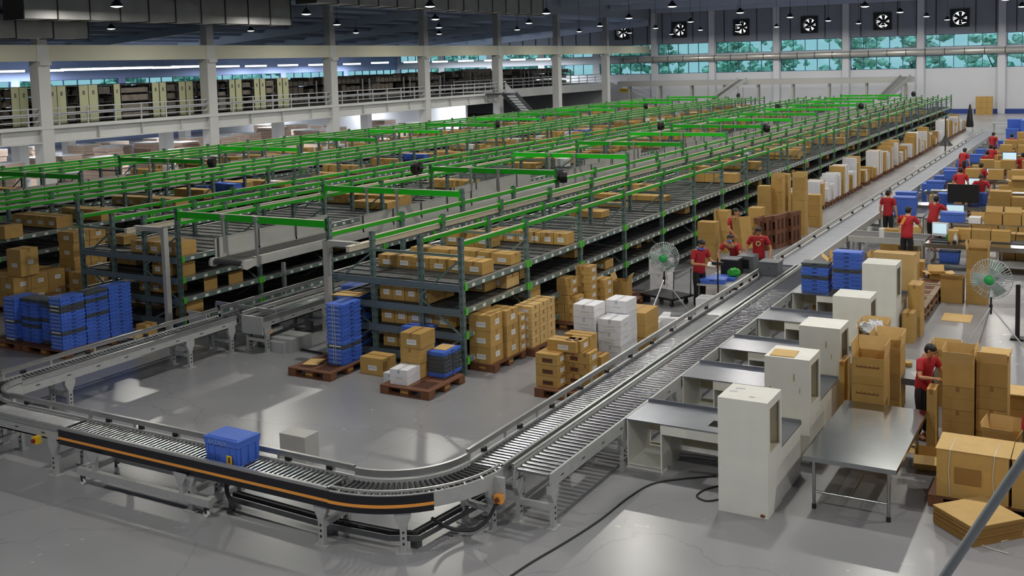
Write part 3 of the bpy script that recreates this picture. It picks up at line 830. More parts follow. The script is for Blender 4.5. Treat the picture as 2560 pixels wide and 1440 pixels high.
# ================================================================ cartons
CG = {}
def carton_mesh(w_, d_, h, kind='brown', printed=False):
    def f():
        b = MB(); b.box(-w_/2, -d_/2, 0, w_/2, d_/2, h)
        t = .0015
        if kind != 'plain':
            if w_ >= d_: b.box(-w_/2-t, -.025, h-.07, w_/2+t, .025, h+t, 1)
            else: b.box(-.025, -d_/2-t, h-.07, .025, d_/2+t, h+t, 1)
            b.box(-w_/2-.001, -d_/2-.001, h*.5-.002, w_/2+.001, d_/2+.001, h*.5+.002, 2)
        return b.mesh('carton', {'white': ['white_carton', 'white_shade', 'white_shade'], 'kraft': ['kraft', 'tape', 'cardboard_edge']}.get(kind, ['cardboard', 'tape', 'cardboard_edge']))
    return cached(('ct', round(w_, 2), round(d_, 2), round(h, 2), kind), f)
def label_mesh(w_, h, dark=False):
    def f():
        b = MB(); b.quad((-w_/2, 0, -h/2), (w_/2, 0, -h/2), (w_/2, 0, h/2), (-w_/2, 0, h/2), 0)
        n = 5
        for k in range(n):
            x = -w_*.4+w_*.8*k/n; z0 = -h*.05 if k % 2 else -h*.15
            b.quad((x, -.001, z0), (x+w_*.11, -.001, z0), (x+w_*.11, -.001, z0+h*.34), (x, -.001, z0+h*.34), 1)
        return b.mesh('shipping_label', ['print_brown', 'print_black'] if dark else ['paper_label', 'white_shade'])
    return cached(('lb', round(w_, 2), round(h, 2), dark), f)
def carton(x, y, z, w_, d_, h, label, group=None, rot=0.0, kind='brown', labs='f', dark=False):
    o = put('carton', carton_mesh(w_, d_, h, kind), None, (x, y, z), rot, label, 'carton', group)
    e = .003
    if 'f' in labs: put('shipping_label', label_mesh(min(.2, w_*.5), min(.1, h*.4), dark), o, (w_*.05, -d_/2-e, h*.42), 0)
    if 'r' in labs: put('shipping_label', label_mesh(min(.16, d_*.5), min(.1, h*.4)), o, (w_/2+e, d_*.05, h*.5), PI/2)
    return o
def open_carton(x, y, z, w_, d_, h, label, rot=0.0, flaps=(1, 1, 1, 1), ang=None, group=None, printed=False):
    """open topped carton with its flaps as parts; flaps: front, right, back, left"""
    t = .008; b = MB()
    b.box(-w_/2, -d_/2, 0, w_/2, d_/2, t)
    for a in ((-w_/2, -d_/2, w_/2, -d_/2+t), (-w_/2, d_/2-t, w_/2, d_/2), (-w_/2, -d_/2+t, -w_/2+t, d_/2-t), (w_/2-t, -d_/2+t, w_/2, d_/2-t)): b.box(a[0], a[1], t, a[2], a[3], h)
    o = solid('open_carton', b, 'cardboard', None, loc=(x, y, z), rot=rot, label=label, cat='carton', group=group)
    fl_ = min(w_, d_)*.46; A = ang or (35, 20, 75, 20)
    for i, (ca, L) in enumerate(((-PI/2, w_), (0, d_), (PI/2, w_), (PI, d_))):
        if not flaps[i]: continue
        r = (d_ if i % 2 == 0 else w_)/2; a = R_(A[i])
        ux, uy = cos(ca), sin(ca); b = MB(); L2 = L/2-.005
        p0 = Vector((ux*r, uy*r, h)); dv = Vector((ux*cos(a), uy*cos(a), sin(a)))*fl_; tv = Vector((-uy, ux, 0))*L2
        nn = Vector((-ux*sin(a), -uy*sin(a), cos(a)))*.006
        b.hexa([p0-tv, p0+tv, p0+tv+dv, p0-tv+dv, p0-tv+nn, p0+tv+nn, p0+tv+dv+nn, p0-tv+dv+nn])
        solid('flap', b, 'kraft', o)
    if printed:
        b = MB()
        for k in range(16): b.box(-w_*.36+w_*.72*k/16, -d_/2-.002, h*.62, -w_*.36+w_*.72*(k+.7)/16, -d_/2-.001, h*.62+.022+.012*(k % 3 == 0))
        solid('printing', b, 'print_brown', o)
    return o
# rows of cartons seen from the camera: left/right pixel of the row's base line on a shelf level
RN = {'A': 'right-hand rack', 'B': 'rack left of belt', 'C': 'third rack', 'D': 'farthest rack'}
LN = {0: 'top shelf', 1: 'second shelf', 2: 'third shelf', 3: 'lowest shelf'}
rowcount = {}
def row(rk, lv, uL, vL, uR, n, h, dep=.4, gap=.012, labs='f', kind='brown'):
    """n cartons side by side across the shelf between the two pixels (base line level)"""
    z = LEV[lv]+.012
    a = W(uL, vL, z); x1 = WY(uR, vL, a.y).x; lx0, lx1, nb = RACKS[rk]
    x0 = max(a.x, lx0+.06); x1 = min(x1, lx1-.06); y = a.y
    bay = int((y-Y0)/BAY); fy = Y0+bay*BAY
    y = min(max(y+dep/2, fy+.12+dep/2), fy+BAY-.12-dep/2)
    w_ = round((x1-x0)/n-gap, 2)
    rc = rowcount.get((rk, lv, bay), 0); rowcount[(rk, lv, bay)] = rc+1
    for k in range(n):
        xx = x0+(k+.5)*(x1-x0)/n
        hh = round(h*random.choice((1, 1, .97)), 2)
        carton(xx, y+random.uniform(-.015, .015), z, w_, dep, hh, 'carton, %s from left, row %s, bay %s, %s, %s' % (nth(k), ['one', 'two', 'three', 'four', 'five', 'six'][min(rc, 5)], ['one', 'two', 'three', 'four', 'five', 'six', 'seven', 'eight', 'nine', 'ten', 'eleven', 'twelve'][min(bay, 11)], LN[lv], RN[rk]), 'cartons on the %s of the %s' % (LN[lv], RN[rk]), 0, kind, labs)
# right-hand rack, named by eye from the photograph
row('A', 0, 945, 665, 1210, 6, .25, .42)
row('A', 0, 1040, 638, 1297, 5, .22, .4)
row('A', 0, 1110, 612, 1225, 3, .32, .45)
row('A', 0, 1240, 596, 1434, 6, .25, .4)
row('A', 0, 1425, 541, 1505, 3, .16, .5)
row('A', 0, 1495, 516, 1560, 2, .10, .35)
row('A', 0, 1490, 494, 1670, 5, .14, .4)
row('A', 0, 1735, 450, 1850, 3, .30, .5, labs='')
row('A', 0, 1560, 476, 1640, 4, .2, .4)
row('A', 1, 930, 753, 1055, 4, .36, .5)
row('A', 1, 1060, 740, 1115, 2, .14, .3)
row('A', 1, 1120, 722, 1212, 3, .25, .42)
row('A', 1, 1212, 712, 1277, 1, .26, .5, kind='kraft')
row('A', 1, 1225, 692, 1300, 2, .24, .4)
row('A', 1, 1365, 640, 1437, 1, .20, .45)
row('A', 2, 930, 812, 1030, 3, .34, .5)
row('A', 2, 1045, 812, 1130, 2, .28, .5)
row('A', 2, 1150, 808, 1200, 1, .36, .5, kind='kraft')
row('A', 2, 1450, 668, 1527, 2, .2, .45)
row('A', 2, 1240, 745, 1325, 2, .28, .45)
row('A', 2, 1570, 620, 1592, 1, .25, .3)
row('A', 3, 935, 872, 1045, 3, .30, .5)
row('A', 3, 1050, 872, 1130, 2, .30, .5)
row('A', 3, 1370, 735, 1410, 1, .3, .4)
# rack left of the belt
row('B', 0, 320, 630, 395, 2, .26, .7); row('B', 0, 400, 640, 470, 2, .3, .45)
row('B', 0, 260, 608, 310, 2, .2, .4)
row('B', 1, 235, 652, 340, 4, .25, .45); row('B', 1, 365, 688, 415, 2, .28, .45); row('B', 1, 440, 695, 480, 1, .3, .4)
row('B', 2, 350, 725, 430, 3, .25, .45); row('B', 2, 510, 728, 565, 2, .38, .4); row('B', 2, 570, 712, 615, 1, .3, .45)
row('B', 3, 290, 760, 400, 4, .3, .5); row('B', 3, 440, 790, 520, 2, .33, .5)
row('B', 0, 800, 505, 1000, 4, .28, .6, labs='f'); row('B', 0, 880, 520, 990, 2, .2, .6, labs='')
row('B', 0, 1070, 468, 1180, 4, .26, .5); row('B', 0, 1270, 420, 1340, 3, .2, .5)
# third rack: long rows facing left
row('C', 0, 5, 600, 95, 3, .32, .5); row('C', 0, 45, 560, 155, 4, .3, .5); row('C', 0, 155, 545, 310, 5, .3, .5); row('C', 0, 280, 510, 440, 5, .26, .5)
for rk, n in (('A', 10), ('B', 12), ('C', 16), ('D', 8)):
    # further cartons filling the nearer bays
    x0, x1, nb = RACKS[rk]
    for k in range(n):
        bay = random.randint(1 if rk in 'AB' else 0, 9); lv = random.choice((0, 0, 1, 2, 3)); m = random.randint(2, 4)
        y = Y0+bay*BAY+random.uniform(.5, 1.8); xs_ = random.uniform(x0+.15, x1-.45*m-.1); h = random.uniform(.18, .34)
        if rowcount.get((rk, lv, bay)): continue
        rowcount[(rk, lv, bay)] = 1
        for q in range(m):
            carton(xs_+.45*q+.22, y, LEV[lv]+.012, .43, .4, round(h, 1), 'carton, %s from left, %s, %s bay, %s' % (nth(q), LN[lv], nth(bay), RN[rk]), 'cartons on the %s of the %s' % (LN[lv], RN[rk]), 0, 'brown', '')
FARB = []
for rk in 'ABCD':
    x0, x1, nb = RACKS[rk]; b = MB()
    for bay in range(4 if rk in 'CD' else 6, nb):
        for lv in range(4):
            if rowcount.get((rk, lv, bay)) or random.random() < .12: continue
            for q in range(2):
                m = random.randint(2, 6); y = Y0+bay*BAY+.45+1.15*q; xs_ = random.uniform(x0+.15, x0+.6); h = random.uniform(.15, .36)
                for a in range(m):
                    if xs_+.45*a+.43 < x1-.06: b.box(xs_+.45*a, y-.22, LEV[lv]+.012, xs_+.45*a+.43, y+.22, LEV[lv]+.012+h, 0 if random.random() < .86 else 1)
    FARB.append(b)
# ================================================================ roller conveyors
ZR = .70      # roller tops
def roller_mesh(L, r, mt):
    def f():
        b = MB().cyl((0, -L/2, 0), (0, L/2, 0), r, 10, 0).cyl((0, -L/2-.02, 0), (0, -L/2, 0), r*.45, 6, 1).cyl((0, L/2, 0), (0, L/2+.02, 0), r*.45, 6, 1)
        return b.mesh('roller', [mt, 'steel_dark'], True)
    return cached(('rl', round(L, 2), r, mt), f)
def leg_mesh(w_, h=.55):
    def f():
        b = MB()
        for y in (-w_/2+.03, w_/2-.03):
            b.box(-.04, y-.03, 0, .04, y+.03, h-.06); b.box(-.1, y-.06, 0, .1, y+.06, .012)
            b.plate([(-.04, h-.22), (.04, h-.22), (.1, h-.1), (.1, h), (-.1, h), (-.1, h-.1)], 'y', y-.034, y+.034)
            for q in range(3): b.box(-.012, y-.0365, h-.3-.07*q, .012, y+.0365, h-.275-.07*q, 1)
        b.box(-.03, -w_/2+.06, .22, .03, w_/2-.06, .29)
        return b.mesh('leg', ['conv_frame', 'black'])
    return cached(('leg', round(w_, 2), h), f)
def sensor_mesh():
    def f(): return MB().box(-.045, -.02, -.02, .045, .02, .03).box(-.03, -.03, -.05, -.01, .03, .0).box(.01, -.03, -.05, .03, .03, .0).mesh('sensor', ['black'])
    return cached('sensor', f)
def conveyor(name, label, p, ang, L, w_, pitch, r=.024, mt='roller', legs=(), gl=None, gr=None, fr_mat='conv_frame', limit=100, sens=None, depth=.17, pan=True):
    """straight conveyor: p is the middle of its start, runs along ang; gl/gr: guard rail height on left/right or None"""
    t = thing(name, label, 'conveyor', (p[0], p[1], 0), ang)
    for s, g in ((1, gl), (-1, gr)):
        y = s*w_/2
        b = MB(); b.box(0, min(y-.03*s, y), ZR-depth, L, max(y-.03*s, y), ZR+.012).box(0, min(y-.06*s, y), ZR-depth, L, max(y-.06*s, y), ZR-depth+.02)
        for q in range(int(L/.6)): b.box(.25+.6*q, y-.004 if s > 0 else y-.002, ZR-.1, .33+.6*q, y+.002 if s > 0 else y+.004, ZR-.085, 1)
        solid('side_frame', b, [fr_mat, 'black'], t)
        if g:
            b = MB().box(0, y-.012, ZR+g-.07, L, y+.012, ZR+g)
            b.box(0, y-.02, ZR+g-.012, L, y+.02, ZR+g+.006)
            for q in range(int(L/.9)+1): b.box(.02+.9*q, y-.01, ZR, .06+.9*q, y+.01, ZR+g)
            solid('guard_rail', b, 'alu', t)
    if pan: solid('gap_shade_pan', MB().box(.02, -w_/2+.035, ZR-.13, L-.02, w_/2-.035, ZR-.12), 'steel_dark', t)  # dark sheet added so the roller gaps look shaded, hiding the bright floor
    n = int((L-.03)/pitch); me = roller_mesh(w_-.1, r, mt)
    for k in range(min(n, limit)): put('roller', me, t, (.05+pitch*k, 0, ZR-r))
    if n > limit:
        b = MB()
        for k in range(limit, n): b.cyl((.05+pitch*k, -w_/2+.05, ZR-r), (.05+pitch*k, w_/2-.05, ZR-r), r, 8)
        solid('roller', b, mt, t, True, kind='stuff')
    for x in legs: put('leg', leg_mesh(w_), t, (x, 0, 0))
    if sens:
        for s, g in ((1, gl), (-1, gr)):
            if s*sens < 0: continue
            for q in range(int(L/abs(sens))): put('sensor', sensor_mesh(), t, (.4+abs(sens)*q, s*w_/2, ZR+.03))
    return t
def curve(label, c, ri, ro, a0, a1, mt, n, gi=.12, go=.06, fascia=None, legs=()):
    t = thing('curved_conveyor', label, 'conveyor', (c[0], c[1], 0))
    def arc(r, s0=a0, s1=a1, k=28): return [(r*cos(R_(s0+(s1-s0)*i/k)), r*sin(R_(s0+(s1-s0)*i/k))) for i in range(k+1)]
    solid('side_frame', MB().sweep(arc(ri), [(-.03, ZR-.17), (0, ZR-.17), (0, ZR+.012), (-.03, ZR+.012)]), 'conv_frame', t, True)
    solid('side_frame', MB().sweep(arc(ro), [(0, ZR-.17), (.03, ZR-.17), (.03, ZR+.012), (0, ZR+.012)]), 'conv_frame', t, True)
    solid('guard_rail', MB().sweep(arc(ri), [(-.012, ZR+gi-.09), (.012, ZR+gi-.09), (.02, ZR+gi), (-.02, ZR+gi)]), 'alu', t, True)
    b = MB().sweep(arc(ro-.05), [(-.012, ZR+go-.025), (.012, ZR+go-.025), (.012, ZR+go), (-.012, ZR+go)])
    for q in range(9):
        a = R_(a0+(a1-a0)*(q+.5)/9); b.beam(((ro-.06)*cos(a), (ro-.06)*sin(a), ZR+go-.02), ((ro+.0)*cos(a), (ro+.0)*sin(a), ZR), .02, .012)
    solid('guard_rail', b, 'alu', t, True)
    if fascia:
        solid('fascia', MB().sweep(arc(ro+.012, fascia[0], fascia[1]), [(-.01, ZR-.2), (.0, ZR-.2), (.0, ZR+.01), (-.01, ZR+.01)]), 'fascia', t, True, label='black fascia with an orange stripe')
        solid('stripe', MB().sweep(arc(ro+.028, fascia[0], fascia[1]), [(-.006, ZR-.125), (.003, ZR-.125), (.003, ZR-.09), (-.006, ZR-.09)]), 'orange', t, True, label='orange stripe')
    for k in range(n):
        a = R_(a0+(a1-a0)*(k+.5)/n); ca, sa = cos(a), sin(a)
        b = MB().tube([((ri+.06)*ca, (ri+.06)*sa, ZR-.026), ((ro-.06)*ca, (ro-.06)*sa, ZR-.026)], .018, 9, 0, r2=.028).cyl((ri*ca, ri*sa, ZR-.026), ((ri+.06)*ca, (ri+.06)*sa, ZR-.026), .014, 7, 1)
        solid('roller', b, [mt, 'alu'], t, True)
    for a in legs:
        o = put('leg', leg_mesh(ro-ri), t, ((ri+ro)/2*cos(R_(a)), (ri+ro)/2*sin(R_(a)), 0), R_(a+90))
    return t
CX0, CY0 = -14.75, 10.50         # centre of the left bend
CX1, CY1 = -8.00, 10.83          # centre of the right bend
# back left line
conveyor('roller_conveyor', 'grey roller conveyor leading back from the left bend to the crossing table', (-15.665, CY0), PI/2, 4.85, .53, .075, legs=(.9, 3.6, 4.7), gl=.16, gr=.05, sens=1.3)
curve('curved conveyor with black rollers at the far left bend', (CX0, CY0), .65, 1.18, 180, 270, 'roller_dark', 34, legs=(200, 250))
conveyor('roller_conveyor', 'short shiny grey conveyor between the left bend and the orange-striped section', (CX0, 9.585), 0, 1.82, .53, .042, r=.019, legs=(.25, 1.68), gl=.13, gr=.05, sens=1.2)
t = conveyor('roller_conveyor', 'roller conveyor with black fascia and orange stripe, front of the picture', (-12.9, 9.585), 0, 4.88, .53, .075, r=.019, legs=(2.55, 4.75), gl=.13, gr=.05, sens=.68)
solid('fascia', MB().box(0, -.282, ZR-.2, 4.9, -.266, ZR+.01), 'fascia', t, label='black fascia with an orange stripe')
solid('stripe', MB().box(0, -.287, ZR-.125, 4.9, -.281, ZR-.09), 'orange', t, label='orange stripe')
curve('curved conveyor with dark rollers at the front right bend', (CX1, CY1), 1.0, 1.51, 270, 360, 'roller_dark', 26, go=.06, fascia=(270, 319), legs=(305, 352))
t = conveyor('roller_conveyor', 'long straight roller conveyor running away from the right bend', (-6.75, CY1), PI/2, 13.9, .51, .086, r=.021, legs=[.5+2.2*k for k in range(7)], gl=.16, gr=.05, sens=.95)
t = conveyor('gravity_conveyor', 'roller conveyor with thick shiny rollers beside the white workstations', (-6.13, 10.92), PI/2, 14.2, .54, .112, r=.027, pan=False, legs=[.08+2.1*k for k in range(7)], gl=.04, sens=None)
# belt continuing into the distance
t = thing('belt_conveyor', 'long low grey belt conveyor running to the far wall, right of the rack', 'conveyor', (-6.72, 24.8, 0)); L = 46
solid('belt', MB().box(-.33, 0, ZR-.06, .33, L, ZR), 'belt_grey', t)
for s in (-1, 1):
    b = MB().box(s*.36-.025, 0, ZR-.17, s*.36+.025, L, ZR+.02)
    if s < 0: b.box(s*.36-.015, 0, ZR+.1, s*.36+.015, L, ZR+.17)
    solid('side_frame', b, 'guard', t)
b = MB()
for k in range(30): b.box(-.33, 1.5*k, ZR-.001, .33, 1.5*k+.03, ZR+.001)
solid('joint', b, 'steel_dark', t, kind='stuff')
for k in range(20): put('leg', leg_mesh(.72), t, (0, .4+2.3*k, 0), PI/2)
for k in range(24): put('sensor', sensor_mesh(), t, (-.36, .8+1.6*k, ZR+.05), PI/2)
# crossing table and the lines into the aisle
conveyor('roller_conveyor', 'grey roller conveyor continuing into the aisle behind the crossing', (-15.68, 15.45), PI/2, 4.4, .53, .075, legs=(.3, 2.2, 4.1), gl=.17, gr=.04)
t = conveyor('roller_conveyor', 'grey roller conveyor right of the crossing with a boxed front end', (-15.03, 15.42), PI/2, 5.2, .56, .075, legs=(.12, 1.9, 4.0), gl=.12, gr=.05)
solid('end_box', MB().box(-.03, -.28, ZR-.3, .0, .28, ZR+.02).box(-.03, -.28, ZR+.02, .03, .28, ZR+.06), 'conv_frame', t)
b = MB(); p = W(540, 757, ZR+.08); q = W(690, 780, ZR+.08); b.beam(p, q, .03, .08); b.cyl(p-Vector((0, 0, .1)), p, .02, 8)
solid('diverter_arm', b, 'alu', label='slanting grey diverter bar across the crossing rollers', cat='diverter bar')
b = MB(); p = W(475, 768, ZR+.1); q = W(540, 778, ZR+.1); b.beam(p, q, .03, .1); b.box(p.x-.03, p.y-.03, 0, p.x+.03, p.y+.03, ZR+.1)
solid('corner_plate', MB().box(p.x, p.y-.1, ZR-.3, p.x+.6, p.y-.07, ZR+.05).box(p.x, p.y-.1, 0, p.x+.05, p.y-.05, ZR).box(p.x+.55, p.y-.1, 0, p.x+.6, p.y-.05, ZR), 'conv_frame', label='grey boxed end plate behind the crossing', cat='plate')
p = W(713, 752, .1)
solid('upright_bracket', MB().box(p.x-.04, p.y-.04, 0, p.x+.04, p.y+.04, 1.05).box(p.x-.1, p.y-.1, 0, p.x+.1, p.y+.1, .015), 'conv_frame', label='grey upright bracket standing between the two aisle conveyors', cat='bracket')
p = W(690, 882, 0)
solid('motor_tray', MB().box(p.x-.35, p.y+.1, 0, p.x+.35, p.y+.7, .28).box(p.x-.2, p.y, 0, p.x+.2, p.y+.1, .22), 'conv_frame', label='white box on the floor under the crossing conveyor', cat='box')
p = W(690, 822, .4)
t = thing('switch_box', 'small orange and grey switch box on the crossing conveyor leg', 'switch', (p.x, p.y-.25, .42)); solid('case', MB().box(-.09, -.05, -.05, .0, .05, .05), 'guard', t); solid('button_plate', MB().box(0, -.05, -.05, .09, .05, .05), 'orange', t); solid('mount', MB().box(-.08, .05, -.04, .08, .36, .04), 'conv_frame', t)
t = thing('switch_box', 'orange switch box with cable at the end of the right bend', 'switch', (-6.42, 10.62, .42)); solid('case', MB().box(-.05, -.06, -.05, .05, .02, .05), 'orange', t); solid('dial', MB().cyl((0, -.09, 0), (0, -.06, 0), .03, 10), 'print_brown', t); solid('mount', MB().box(-.1, .02, -.03, .05, .06, .25), 'conv_frame', t)
t = thing('stop_button', 'red and yellow emergency button under the front left conveyor', 'button', (-13.35, 9.27, .5)); solid('case', MB().box(-.05, -.04, -.05, .05, .05, .05), 'sign_yellow', t); solid('push_button', MB().cyl((0, -.07, 0), (0, -.04, 0), .03, 10), 'red_bin', t)
# wheeled stand under the striped section
t = thing('wheeled_stand', 'grey wheeled steel stand under the orange-striped conveyor', 'stand', (-12.5, 9.6, 0))
L = 2.55
for y in (-.3, .28): solid('long_rail', MB().box(0, y-.035, .14, L, y+.035, .24), 'conv_frame', t)
for x in (.05, L-.12): solid('cross_rail', MB().box(x, -.27, .15, x+.07, .25, .23), 'conv_frame', t)
for x in (.35, L-.5):
    for y in (-.3, .28):
        b = MB().box(x-.035, y-.03, .24, x+.035, y+.03, .5).plate([(x-.035, .36), (x+.035, .36), (x+.12, .5), (x+.12, .52), (x-.12, .52), (x-.12, .5)], 'y', y-.036, y-.03)
        solid('upright', b, 'conv_frame', t)
for x in (.08, L-.08):
    for y in (-.3, .28):
        o = solid('caster', MB().cyl((x, y-.018, .045), (x, y+.018, .045), .045, 12), 'film', t)
        solid('fork', MB().box(x-.02, y-.025, .05, x+.02, y-.019, .14).box(x-.02, y+.019, .05, x+.02, y+.025, .14), 'black', o)
# cable tray on the floor
pts = [W(u, v, .13) for u, v in ((585, 1240), (830, 1308), (980, 1338), (1040, 1340), (1120, 1295), (1235, 1232))]
b = MB(); path = [(q.x, q.y) for q in pts]
for o_, zz in ((-.09, .1), (.09, .1)): b.sweep(path, [(o_-.008, zz), (o_+.008, zz), (o_+.008, zz+.07), (o_-.008, zz+.07)])
t = thing('cable_tray', 'grey ladder cable tray running low under the front conveyor', 'tray', (0, 0, 0))
solid('tray_rail', b, 'steel_dark', t)
b = MB()
for i in range(len(pts)-1):
    n = int((pts[i+1]-pts[i]).length/.07)
    for k in range(n):
        q = pts[i].lerp(pts[i+1], k/n); d = (pts[i+1]-pts[i]).normalized(); nn = Vector((-d.y, d.x, 0))*.09
        b.beam(q-nn, q+nn, .02, .01)
solid('rung', b, 'steel_dark', t, kind='stuff')
for i in (0, 1, 3, 5):
    q = pts[i]; solid('foot', MB().box(q.x-.05, q.y-.05, 0, q.x+.05, q.y+.05, .1), 'steel_dark', t)
solid('black_cable', MB().tube([q+Vector((0, 0, .03)) for q in pts], .03, 6), 'cable', t)
# loose cables
def cable(pts, r, lab, cat='cable', m='cable', sub=8):
    P = [Vector(p) for p in pts]; o = []
    for i in range(len(P)-1):
        p0 = P[max(i-1, 0)]; p1 = P[i]; p2 = P[i+1]; p3 = P[min(i+2, len(P)-1)]
        for k in range(sub):
            t_ = k/sub
            o.append(.5*((2*p1)+(p2-p0)*t_+(2*p0-5*p1+4*p2-p3)*t_*t_+(3*p1-p0-3*p2+p3)*t_**3))
    o.append(P[-1])
    return solid('power_cable' if m == 'cable' else 'cord', MB().tube(o, r, 6), m, None, True, label=lab, cat=cat)
cable([W(u, v, .012) for u, v in ((1270, 1445), (1330, 1405), (1420, 1352), (1500, 1300), (1570, 1245), (1630, 1210), (1700, 1198), (1790, 1190))], .012, 'thin black power cable crossing the floor in front of the workstations')
cable([W(u, v, .012) for u, v in ((1795, 1215), (1760, 1225), (1742, 1240), (1765, 1252), (1800, 1248))], .011, 'small loop of black cable on the floor beside the nearest cabinet')
cable([(-6.45, 10.6, .38), (-6.5, 10.5, .22), (-6.62, 10.35, .1), (-6.8, 10.2, .12), (-6.95, 10.1, .2), (-7.0, 10.0, .3)], .022, 'black cable hanging in a loop from the orange switch box')
cable([(-9.85, 9.5, .48), (-9.8, 9.45, .3), (-9.7, 9.45, .12), (-9.85, 9.5, .02)], .03, 'thick black cable drooping under the front conveyor')
cable([W(u, v, .02) for u, v in ((668, 872), (720, 868), (800, 882), (812, 884))], .02, 'dark hose on the floor from crossing table to blue crate pallet')
cable([W(1700, 1138, .35), W(1740, 1142, .35), W(1795, 1150, .33)], .03, 'thick black hose behind the knee space of the nearest desk')
# big blue tote riding on the conveyor
p = (-9.80, 9.58, ZR+.001)
t = thing('plastic_crate', 'blue lidded plastic crate riding alone on the orange-striped conveyor', 'crate', p, R_(-1))
b = MB()
b.hexa([(-.28, -.18, 0), (.28, -.18, 0), (.28, .18, 0), (-.28, .18, 0), (-.295, -.19, .3), (.295, -.19, .3), (.295, .19, .3), (-.295, .19, .3)])
b.box(-.3, -.197, .25, .3, .197, .3)
for s in (-1, 1):
    for x in (-.24, -.13, .13, .24): b.box(x-.008, min(s*.185, s*.199), .02, x+.008, max(s*.185, s*.199), .25)
    for y in (-.13, 0, .13): b.box(min(s*.28, s*.3), y-.008, .02, max(s*.28, s*.3), y+.008, .25)
solid('body', b, 'crate_blue', t)
solid('lid', MB().box(-.305, -.2, .3, .305, .2, .335).hexa([(-.28, -.18, .335), (.28, -.18, .335), (.28, .18, .335), (-.28, .18, .335), (-.26, -.16, .35), (.26, -.16, .35), (.26, .16, .35), (-.26, .16, .35)]), 'crate_blue', t)
put('brand_print', text_mesh('brand_print', 'LAZADA', .085, 'crate_card'), t, (-.05, -.2, .275), (PI/2, 0, 0))
solid('sticker', MB().box(.1, -.205, .03, .19, -.199, .14), 'sign_yellow', t, label='yellow sticker')
solid('sticker_print', MB().box(.125, -.207, .05, .165, -.205, .12), 'print_brown', t)
b = MB()
for r in range(3):
    for c in range(7): b.box(-.25+.035*c, -.1995, .05+.03*r, -.235+.035*c, -.198, .06+.03*r)
solid('vent_holes', b, 'crate_slot', t)
# white box standing on the floor behind the conveyor
p = W(738, 1160, 0)
b = MB().box(p.x-.28, p.y, .0, p.x+.2, p.y+.3, .42)
solid('metal_box', b, 'guard', None, label='plain white metal box on the floor behind the front conveyor', cat='box')
# ================================================================ pallets
def pallet_meshes(w_, d_):
    def f():
        deck = MB(); deck.box(-w_/2, -d_/2, .125, w_/2, -d_/2+.12, .15); deck.box(-w_/2, d_/2-.12, .125, w_/2, d_/2, .15); deck.box(-w_/2, -d_/2+.12, .125, -w_/2+.12, d_/2-.12, .15); deck.box(w_/2-.12, -d_/2+.12, .125, w_/2, d_/2-.12, .15)
        deck.box(-.05, -d_/2+.12, .125, .05, d_/2-.12, .15); deck.box(-w_/2+.12, -.06, .125, -.05, .06, .15); deck.box(.05, -.06, .125, w_/2-.12, .06, .15)
        deck.box(-w_/2, -d_/2, 0, w_/2, -d_/2+.1, .02); deck.box(-w_/2, d_/2-.1, 0, w_/2, d_/2, .02); deck.box(-w_/2, -.06, 0, w_/2, .06, .02)
        gr = MB()
        for sx in (-1, 1):
            for sy in (-1, 1):
                x0, x1 = sorted((sx*.05, sx*(w_/2-.12))); y0, y1 = sorted((sy*.06, sy*(d_/2-.12)))
                n = int((x1-x0)/.045)
                for k in range(n): gr.box(x0+(x1-x0)*k/n, y0, .126, x0+(x1-x0)*(k+.62)/n, y1, .146)
                m = int((y1-y0)/.07)
                for k in range(m): gr.box(x0, y0+(y1-y0)*k/m, .128, x1, y0+(y1-y0)*(k+.4)/m, .144)
        bl = MB().box(-.09, -.09, .02, .09, .09, .125)
        mk = MB()
        for k in range(5): mk.box(-.07+.03*k, -.001, -.018+.006*(k % 2), -.05+.03*k, 0, .018)
        return deck.mesh('deck', ['pallet']), gr.mesh('grille', ['pallet_grille']), bl.mesh('block', ['pallet']), mk.mesh('stencil', ['print_yellow'])
    return cached(('pal', w_, d_), f)
def pallet(x, y, label, w_=1.0, d_=1.15, rot=0.0, z=0, group=None, pale=False, tilt=None):
    t = thing('pallet', label, 'pallet', (x, y, z), rot, group)
    if tilt: t.rotation_euler = tilt
    dk, gr, bl, mk = pallet_meshes(w_, d_)
    o = put('deck', dk, t); g = put('grille', gr, t)
    for i in (-1, 0, 1):
        for j in (-1, 0, 1): put('block', bl, t, (i*(w_/2-.09), j*(d_/2-.09), 0))
    if tilt is None:
        put('stencil', mk, t, (0, -d_/2-.002, .075)); put('stencil', mk, t, (w_/2+.002, 0, .075), PI/2)
    if pale:
        for q in (o, g): q.data = q.data.copy(); q.data.materials[0] = MATS['pallet_pale' if q is o else 'pallet']
    return t
